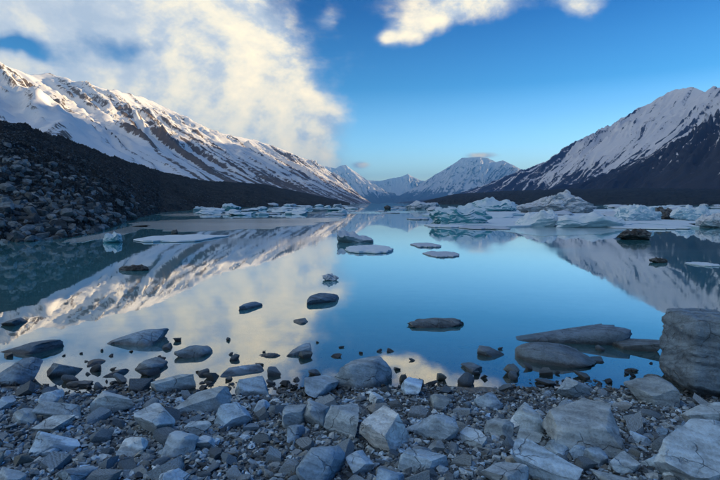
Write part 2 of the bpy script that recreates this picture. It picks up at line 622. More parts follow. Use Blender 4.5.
def build_ground():
    ax = geo_axis(7.0, 0.09, 1.16, 9000.0)
    xs = np.concatenate([-ax[:0:-1], ax])
    ay = geo_axis(9.0, 0.09, 1.16, 12000.0)
    by = geo_axis(3.0, 0.12, 1.2, 400.0)
    ys = np.concatenate([-by[:0:-1], ay])
    X, Y = np.meshgrid(xs, ys)
    Z = ground_z(X, Y)
    me = mesh_from('ground', np.stack([X, Y, Z], -1).reshape(-1, 3), grid_faces(len(ys), len(xs)))
    link('ground', me, M_GROUND, kind='structure', label='gravel shore running down into the lake bed')
    # the lake
    ay = geo_axis(6.0, 0.09, 1.14, 11500.0) + 2.6
    X, Y = np.meshgrid(xs, ay)
    dep = np.clip(-ground_z(X, Y), 0, 3)
    me = mesh_from('lake', np.stack([X, Y, X * 0], -1).reshape(-1, 3), grid_faces(len(ay), len(xs)))
    add_attr(me, 'depth', dep)
    link('lake', me, M_WATER, kind='structure', label='still turquoise glacial lake mirroring sky and mountains')


build_ground()

# ------------------------------------------------------------------ mountains
def box_blur(a, r):
    for ax in (0, 1):
        p = np.pad(a, [(r + 1, r) if i == ax else (0, 0) for i in (0, 1)], mode='edge')
        c = np.cumsum(p, axis=ax)
        n = a.shape[ax]
        hi = np.take(c, np.arange(2 * r + 1, 2 * r + 1 + n), axis=ax)
        lo = np.take(c, np.arange(0, n), axis=ax)
        a = (hi - lo) / (2 * r + 1)
    return a


def mountain(name, label, ridge, mat, wf, wb, ns, nt, seed, rib=0.20, jag=0.02, snow_lo=0.25, snow_hi=0.55, lean=1.0, rib_len=0.55, rib_dens=3.0, snow_full=1.0, foot=-15.0, bare=0.55, streaky=1.0, narrow=0.0):
    pts = np.array([r[1:] if r[0] == 'w' else at(*r) for r in ridge], float)
    seg = np.concatenate([[0], np.cumsum(np.linalg.norm(np.diff(pts[:, :2], axis=0), axis=1))])
    L = seg[-1]
    s = np.linspace(0, L, ns)
    rx, ry, rz = (np.interp(s, seg, pts[:, k]) for k in range(3))
    k = max(3, ns // 12)
    ker = np.hanning(2 * k + 1)
    ker /= ker.sum()
    pad = lambda a: np.convolve(np.concatenate([2 * a[0] - a[k:0:-1], a, 2 * a[-1] - a[-2:-k - 2:-1]]), ker, 'valid')
    sx, sy = pad(rx), pad(ry)
    tx, ty = np.gradient(sx), np.gradient(sy)
    ln = np.hypot(tx, ty)
    tx, ty = tx / ln, ty / ln
    nx, ny = -ty, tx
    if np.mean(nx * -sx + ny * -sy) < 0:
        nx, ny = -nx, -ny
    hm = float(rz.max())
    rz = np.maximum(rz, 0.01 * hm)
    rz = rz + jag * hm * fbm(P3(s / hm * 9, seed), 5, 0.6) * np.clip(rz / hm, 0, 1)
    nf = int(nt * 0.72)
    tf = np.linspace(0, 1, nf) ** 1.15
    tb = -np.linspace(0, 1, nt - nf + 1)[:0:-1]
    t = np.concatenate([tb, tf])
    S, T = np.meshgrid(s, t)
    U = np.abs(T)
    W = np.where(T > 0, wf, wb) * np.interp(S / L, [0, 1 - narrow, 1], [1, 1, 0.3 if narrow else 1])
    ZR = np.broadcast_to(rz, S.shape)
    # spurs run down from the ridge, leaning along it, breaking up towards the foot
    q = P3(S / hm * rib_dens + lean * U * rib_dens * W / hm * 0.5, U * W / hm * rib_len + seed * 3.1, seed)
    q = q + 0.35 * np.stack([fbm(P3(S / hm * 2, U * 3, seed + 5), 4), fbm(P3(S / hm * 2, U * 3, seed + 9), 4), 0 * S], -1)
    rb = ridged(q, 6, 0.55) - 0.42
    fine = ridged(q * 3.7 + 5.0, 4, 0.55) - 0.42
    fine2 = ridged(q * 9.5 + 9.0, 3, 0.55) - 0.42
    amp = np.clip(U * 7, 0.08, 1) * (1 - U) ** 0.55
    amp = amp * np.clip(0.75 + 1.5 * fbm(P3(S / hm * 1.1, U * 1.5, seed + 40), 3), 0.15, 1.5)
    Z = ZR * (1 - U) ** 1.12 + foot * U
    Z = Z + ZR ** 0.5 * hm ** 0.5 * amp * (rib * 1.1 * rb + rib * 0.45 * fine + rib * 0.16 * fine2) + hm * 0.012 * fbm(P3(S / hm * 30, U * 40, seed), 4, 0.6) * amp
    X = rx + nx * T * W
    Y = ry + ny * T * W
    sway = hm * 0.10 * fbm(P3(S / hm * 3, U * 4, seed + 20), 4) * np.clip(U * 4, 0, 1)
    X, Y = X + sway * tx, Y + sway * ty
    conc = Z - box_blur(Z, max(2, nf // 26))
    conc = conc / (np.std(conc) + 1e-6)
    alt = Z / hm
    snow = smooth(alt + 0.05 * fbm(P3(X / hm * 5, Y / hm * 5, seed), 4) * 2, snow_lo, snow_hi) * snow_full
    snow = snow - 0.13 * np.clip(conc, -1.5, 2.2) * (1.15 - 0.7 * np.clip(alt, 0, 1))
    gx = np.stack([np.gradient(A, axis=1) for A in (X, Y, Z)], -1)
    gy = np.stack([np.gradient(A, axis=0) for A in (X, Y, Z)], -1)
    nv = np.cross(gx, gy)
    nz = np.abs(nv[..., 2]) / (np.linalg.norm(nv, axis=-1) + 1e-9)
    rank = np.empty(nz.size)
    rank[np.argsort(-nz.ravel())] = np.linspace(0, 1, nz.size)
    rank = rank.reshape(nz.shape)
    snow = snow - bare * smooth(rank, 0.45, 0.95) * (1.1 - 0.45 * np.clip(alt, 0, 1))
    streak = fbm(np.stack([q[..., 0] * 7.0, q[..., 1] * 1.6, q[..., 2] + 3], -1), 5, 0.62)
    snow = snow + 1.15 * streak * (1.1 - 0.5 * np.clip(alt, 0, 1)) * streaky
    low = smooth(alt, snow_lo + 0.10, snow_lo - 0.20)
    me = mesh_from(name, np.stack([X, Y, Z], -1).reshape(-1, 3), grid_faces(len(t), ns))
    add_attr(me, 'snow', snow)
    add_attr(me, 'low', low)
    return link(name, me, mat, kind='structure', label=label)


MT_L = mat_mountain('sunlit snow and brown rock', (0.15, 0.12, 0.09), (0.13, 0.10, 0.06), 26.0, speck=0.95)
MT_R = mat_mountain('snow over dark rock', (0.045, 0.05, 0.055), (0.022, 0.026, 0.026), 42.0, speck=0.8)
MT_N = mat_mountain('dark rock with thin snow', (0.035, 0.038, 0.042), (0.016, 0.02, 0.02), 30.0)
MT_C = mat_mountain('far snow fields', (0.09, 0.12, 0.17), (0.04, 0.055, 0.075), 200.0)  # dark blue rock and low slopes: distant haze and shade put into the colour

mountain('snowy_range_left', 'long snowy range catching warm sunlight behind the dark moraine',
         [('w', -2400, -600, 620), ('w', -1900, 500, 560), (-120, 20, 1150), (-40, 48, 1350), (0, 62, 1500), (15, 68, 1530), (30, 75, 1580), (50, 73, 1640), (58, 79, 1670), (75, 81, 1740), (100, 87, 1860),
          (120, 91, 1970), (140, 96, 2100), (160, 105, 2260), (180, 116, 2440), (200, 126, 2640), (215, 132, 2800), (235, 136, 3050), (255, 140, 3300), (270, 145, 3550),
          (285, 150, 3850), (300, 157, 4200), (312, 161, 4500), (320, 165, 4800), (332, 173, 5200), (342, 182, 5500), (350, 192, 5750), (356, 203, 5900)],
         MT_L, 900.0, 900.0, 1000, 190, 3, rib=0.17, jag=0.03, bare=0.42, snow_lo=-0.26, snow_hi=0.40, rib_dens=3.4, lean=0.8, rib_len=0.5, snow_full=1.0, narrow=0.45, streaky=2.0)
mountain('snowy_mountain_right', 'steep snowy mountain in blue shade with dark rock ribs',
         [(470, 197, 6200), (500, 189, 5600), (530, 179, 5000), (545, 170, 4750), (560, 160, 4500), (575, 151, 4300), (590, 140, 4120), (605, 131, 3950), (620, 120, 3800), (635, 111, 3680),
          (650, 103, 3560), (660, 96, 3480), (668, 93, 3430), (680, 88, 3360), (690, 86, 3300), (700, 90, 3240), (706, 92, 3200), (712, 88, 3160), (722, 88, 3100), (740, 80, 3000), (790, 58, 2760), (860, 40, 2450),
          ('w', 2750, 1900, 760), ('w', 2900, 900, 700), ('w', 2900, -600, 640)],
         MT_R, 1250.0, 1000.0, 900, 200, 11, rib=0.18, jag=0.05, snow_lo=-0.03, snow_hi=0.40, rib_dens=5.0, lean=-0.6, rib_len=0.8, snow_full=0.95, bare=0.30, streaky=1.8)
mountain('dark_ridge_right', 'dark rocky ridge thinly dusted with snow in front of the mountain',
         [(540, 192, 2600), (575, 184, 2450), (600, 178, 2330), (620, 171, 2240), (640, 160, 2150), (655, 152, 2090), (670, 144, 2030), (685, 135, 1970), (700, 126, 1910), (720, 115, 1840), (760, 96, 1700), (820, 70, 1500),
          ('w', 1560, 1000, 420), ('w', 1700, 200, 400), ('w', 1700, -800, 380)],
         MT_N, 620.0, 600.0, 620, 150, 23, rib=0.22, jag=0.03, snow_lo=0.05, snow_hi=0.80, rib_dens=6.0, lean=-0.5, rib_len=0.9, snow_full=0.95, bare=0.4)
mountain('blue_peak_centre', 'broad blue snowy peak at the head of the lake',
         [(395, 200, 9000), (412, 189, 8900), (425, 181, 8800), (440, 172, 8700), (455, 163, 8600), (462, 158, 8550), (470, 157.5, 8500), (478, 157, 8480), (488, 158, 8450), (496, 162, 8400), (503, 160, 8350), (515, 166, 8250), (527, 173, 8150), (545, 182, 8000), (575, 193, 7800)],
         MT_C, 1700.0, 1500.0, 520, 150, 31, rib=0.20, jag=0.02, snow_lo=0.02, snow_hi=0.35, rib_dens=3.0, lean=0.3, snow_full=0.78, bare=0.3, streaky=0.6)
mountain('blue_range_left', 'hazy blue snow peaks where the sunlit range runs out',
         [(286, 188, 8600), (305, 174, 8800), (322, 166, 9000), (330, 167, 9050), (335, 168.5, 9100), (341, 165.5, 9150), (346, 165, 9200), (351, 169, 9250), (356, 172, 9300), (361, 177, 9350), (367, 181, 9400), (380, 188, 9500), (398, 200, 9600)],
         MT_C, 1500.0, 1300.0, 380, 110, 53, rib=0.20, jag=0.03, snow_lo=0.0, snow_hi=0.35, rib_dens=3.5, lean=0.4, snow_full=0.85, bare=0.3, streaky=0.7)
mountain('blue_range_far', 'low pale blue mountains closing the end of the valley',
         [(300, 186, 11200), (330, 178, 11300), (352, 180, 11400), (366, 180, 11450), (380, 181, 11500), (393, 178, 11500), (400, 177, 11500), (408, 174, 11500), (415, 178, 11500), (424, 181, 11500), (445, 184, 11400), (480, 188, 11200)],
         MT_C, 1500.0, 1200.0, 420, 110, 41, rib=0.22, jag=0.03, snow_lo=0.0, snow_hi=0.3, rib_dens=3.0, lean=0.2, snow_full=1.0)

# ------------------------------------------------------------------ rocks
_ICO = {}


def ico(sub):
    if sub not in _ICO:
        bm = bmesh.new()
        bmesh.ops.create_icosphere(bm, subdivisions=sub, radius=1.0)
        bm.verts.ensure_lookup_table()
        v = np.array([tuple(a.co) for a in bm.verts])
        f = np.array([[a.index for a in p.verts] for p in bm.faces])
        bm.free()
        _ICO[sub] = (v, f)
    return _ICO[sub]


def rock_shape(seed, sub=4, boxy=3.0, cuts=9, rough=0.06, depth=(0.62, 0.92), taper=0.0, flat_top=False, block=False):
    """an angular stone trimmed by fracture planes, then weathered; fills -1..1.
    block: a polyhedron bounded by three sets of near parallel joints; else a rounded boulder with a few facets"""
    rs = np.random.RandomState(seed)
    v, f = ico(sub)
    v = v.copy()
    planes = []
    if block:
        v = v * 1.9
        yaw, tl, tr = rs.uniform(-0.35, 0.35), rs.uniform(-0.22, 0.22), rs.uniform(-0.22, 0.22)
        cy, sy = math.cos(yaw), math.sin(yaw)
        ax = np.array([(cy, sy, tl), (-sy, cy, tr), (-tl, -tr, 1.0)])
        for a in ax:
            for sg in (-1, 1):
                n = sg * a + rs.normal(0, 0.24, 3)
                planes.append((n / np.linalg.norm(n), rs.uniform(0.62, 0.92)))
        for k in range(cuts):
            n = np.sign(rs.uniform(-1, 1, 3)) * rs.uniform(0.15, 1.0, 3)
            n /= np.linalg.norm(n)
            planes.append((n, rs.uniform(0.66, 1.08)))
    else:
        r = (np.abs(v) ** boxy).sum(1) ** (-1.0 / boxy)
        v = v * r[:, None]
        for k in range(cuts):
            n = rs.normal(size=3)
            n /= np.linalg.norm(n)
            planes.append((n, rs.uniform(*depth) * (np.abs(n) ** (boxy / (boxy - 1.0))).sum() ** ((boxy - 1.0) / boxy)))
    if flat_top:
        n = np.array((rs.uniform(-.18, .18), rs.uniform(-.3, -.05), 1.0))
        planes.append((n / np.linalg.norm(n), 0.5))
    for _ in range(3 if block else 1):
        for n, d in planes:
            ex = np.clip(v @ n - d, 0, None)
            v -= ex[:, None] * n
    if rough:
        o = rs.uniform(0, 50, 3)
        k = 0.7 if block else 1.0
        q = v * 1.6 + o
        d = np.stack([fbm(q, 5, 0.6), fbm(q + 40, 5, 0.6), fbm(q + 80, 5, 0.6)], -1)
        v = v + rough * 1.9 * k * d
        if sub >= 4:
            led = ridged(v * np.array((1.4, 1.4, 4.0)) + o, 4) - 0.4
            v = v * (1 + rough * 0.7 * led[:, None])
            chip = np.clip(fbm(v * 4.5 + o, 3) - 0.12, 0, 1)
            v = v * (1 - rough * 1.6 * chip[:, None])
    if taper:
        k = 1 - abs(taper) * (0.5 - 0.5 * np.sign(taper) * v[:, 0])
        v[:, 1] *= k
        v[:, 2] = -1 + (v[:, 2] + 1) * k
    v -= (v.max(0) + v.min(0)) / 2
    v /= v.max(0)
    return v, f


def ground_hit(px, py, above=0.0):
    d = ray(px, py)
    t = (CAM_H) / -d[2]
    for _ in range(12):
        p = d * t
        z = max(float(ground_at(p[0], p[1])), 0.0) + above
        t = (CAM_H - z) / -d[2]
    return d * t + np.array((0, 0, CAM_H))


FOOT = []      # footprints of placed stones: x, y, rx, ry
LAND = []      # landmarks for labels: phrase, x, y, px, py


def place_box(x0, x1, y0, y1, dr=0.75, minh=0.35, bury=0.16):
    """width, depth, height and base point of a thing that covers this much of the picture while standing on the shore or in the shallows"""
    p = ground_hit((x0 + x1) / 2, y1)
    rng = math.hypot(p[1], CAM_H - p[2])
    w = (x1 - x0) / F * p[1] / math.cos(PITCH)
    dep = w * dr
    dip = math.atan2(CAM_H - p[2], p[1])
    vis = (y1 - y0) / F * rng
    h = (vis - dep * 0.85 * math.sin(dip)) / math.cos(dip)
    if h < minh * min(w, vis * 2.2):
        h = minh * min(w, vis * 2.2)
        dep = max(0.12 * w, (vis - h * math.cos(dip)) / (0.85 * math.sin(dip)))
    return w, dep, h, p


def stone_tone(t, rs, mixed=False):
    base = {0: (0.050, 0.074, 0.096), 1: (0.20, 0.295, 0.385), 2: (0.38, 0.53, 0.655), 3: (0.60, 0.74, 0.84)}
    i = int(math.floor(t))
    k = t - i
    a, b = base[i], base[min(i + 1, 3)]
    j = rs.uniform(0.8, 1.2)
    w = rs.uniform(-0.10, 0.10) if not mixed or rs.uniform() < 0.85 else rs.uniform(0.12, 0.22)
    c = [(a[n] * (1 - k) + b[n] * k) * j for n in range(3)]
    return (c[0] * (1 + w), c[1], c[2] * (1 - w), 1.0)


# x0, x1, y0, y1, shape, tone, yaw, name, label, phrase for neighbours
LANDMARKS = [
    (0, 27, 311, 331, 'slab', 0.6, 0, 'boulder', 'dark boulder in the water cut off by the left picture edge', None),
    (307, 339, 291, 309, 'round', 0.9, 10, 'boulder', 'lone two-toned boulder standing in the middle of the still water', 'lone boulder in mid water'),
    (239, 262, 301, 313, 'round', 0.8, 20, 'boulder', 'small dark rock in open water left of the lone mid-water boulder', None),
    (408, 464, 318, 331, 'flat', 0.5, 8, 'rock', 'low dark ragged rock barely breaking the water right of centre', 'low ragged rock in the water'),
    (111, 168, 328, 352, 'tip', 1.9, 12, 'boulder', 'pale grey wedge shaped boulder standing in shallow water on the left', 'pale wedge boulder'),
    (3, 64, 340, 360, 'tip', 0.6, 5, 'boulder', 'long dark boulder with raised tip in shallows at far left', 'long dark boulder'),
    (-6, 41, 358, 386, 'round', 1.2, 0, 'boulder', 'rounded grey boulder at the left edge below the long dark boulder', 'rounded edge boulder'),
    (49, 79, 363, 382, 'slab', 1.0, 35, 'stone', 'tilted dark grey stone right of the rounded left edge boulder', None),
    (87, 104, 359, 369, 'round', 0.5, 0, 'stone', 'small black stone poking from beige shallows under the pale wedge boulder', None),
    (103, 128, 368, 381, 'round', 0.7, 15, 'stone', 'dark egg shaped stone in beige shallows left of the blue stone', None),
    (137, 168, 357, 375, 'round', 1.6, 0, 'stone', 'rounded blue-grey stone at the water edge below the pale wedge boulder', 'rounded blue stone'),
    (175, 211, 345, 363, 'round', 1.5, 10, 'boulder', 'smooth oval grey boulder in beige shallows right of the wedge boulder', 'smooth oval boulder'),
    (66, 92, 372, 386, 'flat', 0.6, 0, 'stone', 'low dark stone in the shallows under the tilted dark grey stone', None),
    (288, 311, 343, 360, 'block', 1.4, 25, 'stone', 'dark blue angular stone in the shallows above the large blue boulder', 'dark blue angular stone'),
    (262, 279, 349, 360, 'flat', 0.9, 0, 'stone', 'small flat two-toned stone in the shallows left of the dark blue angular stone', None),
    (293, 307, 318, 327, 'round', 0.8, 0, 'stone', 'small dark stone in the water below the lone mid-water boulder', None),
    (333, 391, 356, 389, 'round', 1.8, 15, 'boulder', 'large rounded blue-grey boulder at the water edge in the centre', 'large central boulder'),
    (528, 632, 326, 344, 'spear', 0.8, -6, 'rock', 'long spear shaped dark rock lying in the water on the right', 'spear shaped rock'),
    (612, 664, 338, 355, 'slab', 0.6, -14, 'rock', 'dark wedge of rock between the spear rock and the huge boulder', None),
    (517, 596, 342, 376, 'bevel', 1.0, -18, 'boulder', 'big smooth sloping boulder half in water below the spear shaped rock', 'big sloping boulder'),
    (659, 752, 308, 398, 'huge', 1.05, -8, 'boulder', 'huge layered block boulder at the right edge of the shore', 'huge layered boulder'),
    (624, 681, 375, 406, 'round', 1.1, 0, 'boulder', 'rounded blue boulder tucked against the foot of the huge layered boulder', 'rounded blue boulder'),
    (477, 504, 343, 360, 'round', 0.7, 0, 'stone', 'dark greenish stone in water left of the big sloping boulder', 'dark greenish stone'),
    (588, 604, 353, 366, 'round', 0.6, 0, 'stone', 'small dark stone in water right of the big sloping boulder', None),
    (624, 638, 364, 375, 'flat', 0.5, 0, 'stone', 'small black stone in the pool above the rounded blue boulder', None),
    (462, 482, 362, 376, 'round', 0.8, 0, 'stone', 'dark stone ringed by golden reflection below the dark greenish stone', None),
    (541, 626, 398, 456, 'blockb', 2.2, -20, 'boulder', 'broad cracked pale blue slab boulder in the lower right', 'broad cracked slab'),
    (656, 752, 420, 484, 'blockb', 2.1, 12, 'boulder', 'large pale topped boulder in the lower right corner', 'pale corner boulder'),
    (510, 582, 439, 486, 'bar', 2.1, -40, 'rock', 'long bar shaped grey rock pointing down right beside the broad slab', 'long bar rock'),
    (511, 548, 402, 431, 'block', 1.9, -38, 'stone', 'angular pale ridged stone left of the broad cracked slab', 'ridged stone'),
    (484, 514, 418, 438, 'round', 1.8, 0, 'stone', 'rounded grey stone left of the angular ridged stone', 'rounded grey stone'),
    (508, 528, 414, 429, 'block', 2.7, 10, 'stone', 'small bright angular stone under the tip of the ridged stone', None),
    (543, 570, 430, 458, 'block', 2.0, 20, 'stone', 'blocky upright stone against the lower left of the broad slab', 'blocky upright stone'),
    (516, 543, 429, 445, 'block', 1.6, -10, 'stone', 'squat grey stone between the ridged stone and the long bar rock', None),
    (676, 752, 399, 424, 'slab', 1.6, 0, 'boulder', 'flat blue boulder between the huge layered and the pale corner boulders', 'flat blue boulder'),
    (480, 529, 462, 492, 'block', 2.4, 15, 'boulder', 'pale pointed boulder at the bottom edge left of the long bar rock', 'pale pointed boulder'),
    (583, 608, 446, 466, 'round', 1.7, 0, 'stone', 'rounded stone at the lower foot of the broad cracked slab', None),
    (569, 587, 444, 460, 'block', 2.0, 0, 'stone', 'squarish stone between the blocky upright stone and the rounded stone', None),
    (359, 409, 405, 453, 'bright', 2.9, 36, 'boulder', 'brightest square topped pale block in the centre foreground', 'bright square block'),
    (324, 359, 404, 436, 'block', 2.1, -24, 'boulder', 'dark sided cube shaped stone left of the bright square block', 'dark sided cube stone'),
    (282, 310, 396, 428, 'block', 1.9, 25, 'stone', 'upright blue stone left of the cube shaped stone', 'upright blue stone'),
    (304, 339, 374, 398, 'slab', 1.5, 20, 'boulder', 'smooth grey slab leaning below the left side of the large central boulder', 'leaning grey slab'),
    (302, 331, 395, 424, 'wedge', 1.6, 50, 'stone', 'slanted blue slab between the upright stone and the cube shaped stone', None),
    (296, 344, 446, 486, 'block', 1.6, 35, 'boulder', 'dark blue pointed boulder at the bottom edge in the centre', 'dark pointed boulder'),
    (346, 374, 439, 474, 'block', 2.3, 60, 'stone', 'pale narrow upright stone left below the bright square block', 'pale narrow stone'),
    (407, 459, 414, 440, 'wedge', 2.2, -12, 'boulder', 'pale angular wedge right of the bright square block', 'pale angular wedge'),
    (399, 448, 449, 473, 'block', 1.9, -5, 'boulder', 'flat topped blue slab under the bright square block', 'flat topped slab'),
    (401, 423, 377, 396, 'block', 2.3, 30, 'stone', 'pale pentagonal stone right of the large central boulder', 'pale pentagonal stone'),
    (460, 487, 425, 450, 'bar', 2.2, -35, 'stone', 'pale slanting stone left of the rounded grey stone', 'pale slanting stone'),
    (369, 384, 391, 405, 'block', 2.4, 0, 'stone', 'small pale stone above the bright square block', None),
    (287, 306, 418, 443, 'block', 1.5, 15, 'stone', 'blue stone under the upright blue stone', None),
    (167, 231, 386, 413, 'bar', 1.7, 14, 'boulder', 'long bright blue slab at the water edge left of centre', 'long blue slab'),
    (90, 134, 391, 413, 'wedge', 2.5, 14, 'boulder', 'pale triangular boulder at the edge of the beige shallows', 'pale triangular boulder'),
    (134, 174, 402, 433, 'block', 2.2, -10, 'boulder', 'purple-grey faceted boulder between the triangular boulder and the long blue slab', 'faceted grey boulder'),
    (162, 199, 431, 458, 'block', 2.3, 30, 'boulder', 'pale faceted boulder below the long blue slab', 'pale faceted boulder'),
    (116, 148, 437, 456, 'round', 2.6, 10, 'stone', 'pale smooth loaf shaped stone left of the pale faceted boulder', 'pale loaf stone'),
    (38, 64, 389, 406, 'round', 2.2, 20, 'stone', 'pale blue rounded stone just above the stacked layered slabs', 'pale rounded stone'),
    (33, 81, 401, 418, 'slab', 1.8, 8, 'boulder', 'upper flat layered blue slab at the left of the shore', 'upper layered slab'),
    (32, 75, 415, 432, 'slab', 2.1, -5, 'boulder', 'lower pale layered slab lying under the upper slab', 'lower layered slab'),
    (32, 80, 431, 450, 'flatr', 2.2, 5, 'boulder', 'curved slab with pale rim in the lower left', 'curved pale slab'),
    (58, 98, 454, 488, 'wedge', 1.9, 48, 'boulder', 'slanted grey boulder at the bottom edge in the lower left', 'slanted grey boulder'),
    (-8, 26, 467, 492, 'block', 2.5, 0, 'boulder', 'pale block in the lower left corner', 'pale corner block'),
    (155, 189, 468, 494, 'round', 2.7, 0, 'boulder', 'pale rounded boulder at the bottom edge below the pale faceted boulder', 'pale rounded boulder'),
    (216, 252, 403, 428, 'block', 2.1, 15, 'boulder', 'pale blue block below the right end of the long blue slab', 'pale blue block'),
    (220, 264, 364, 382, 'slab', 1.9, 16, 'boulder', 'tilted pale streaked slab at the water edge left of the dark angular stone', 'streaked slab'),
    (236, 268, 376, 396, 'slab', 1.7, 12, 'boulder', 'blue slab just below the tilted streaked slab', 'blue edge slab'),
    (151, 196, 374, 394, 'bar', 1.7, 20, 'rock', 'dark edged long slab behind the long blue slab', None),
    (-6, 16, 376, 410, 'block', 1.6, 0, 'boulder', 'blue-grey block at the left picture edge above the stacked slabs', 'left edge block'),
    (12, 38, 408, 424, 'round', 2.0, 0, 'stone', 'grey stone left of the stacked layered slabs', None),
    (42, 60, 440, 458, 'block', 2.2, 0, 'stone', 'pale angular stone under the curved slab', None),
    (196, 216, 431, 447, 'block', 2.2, 15, 'stone', 'pale stone right of the pale faceted boulder', None),
    (184, 210, 421, 433, 'bar', 2.0, 5, 'stone', 'flat grey stone above the pale faceted boulder', None),
    (254, 270, 398, 412, 'round', 2.6, 25, 'stone', 'small pale egg shaped stone right of the pale blue block', 'small egg stone'),
    (376, 404, 468, 488, 'block', 2.0, 0, 'stone', 'grey stone at the bottom edge left of the flat topped slab', None),
    (630, 652, 424, 446, 'block', 2.2, 0, 'stone', 'pale angular stone right of the broad cracked slab', 'pale angular stone'),
    (428, 446, 440, 452, 'bar', 2.1, -10, 'stone', 'small flat stone between the pale wedge and the flat topped slab', None),
    (610, 640, 452, 474, 'block', 1.8, 0, 'stone', 'grey block right below the broad cracked slab', None),
    (590, 640, 470, 492, 'slab', 2.1, 0, 'boulder', 'pale slab at the bottom edge right of the long bar rock', 'pale bottom slab'),
    (640, 678, 452, 474, 'wedge', 1.9, -25, 'stone', 'slanting blue stone left of the pale corner boulder', None),
    (474, 502, 392, 408, 'round', 1.7, 0, 'stone', 'blue-grey stone on gravel above the ridged stone', None),
    (430, 452, 394, 408, 'block', 1.7, 10, 'stone', 'grey stone on dark gravel behind the pale angular wedge', None),
    (555, 590, 377, 396, 'block', 1.5, 0, 'stone', 'dark grey stone below the big sloping boulder', None),
]


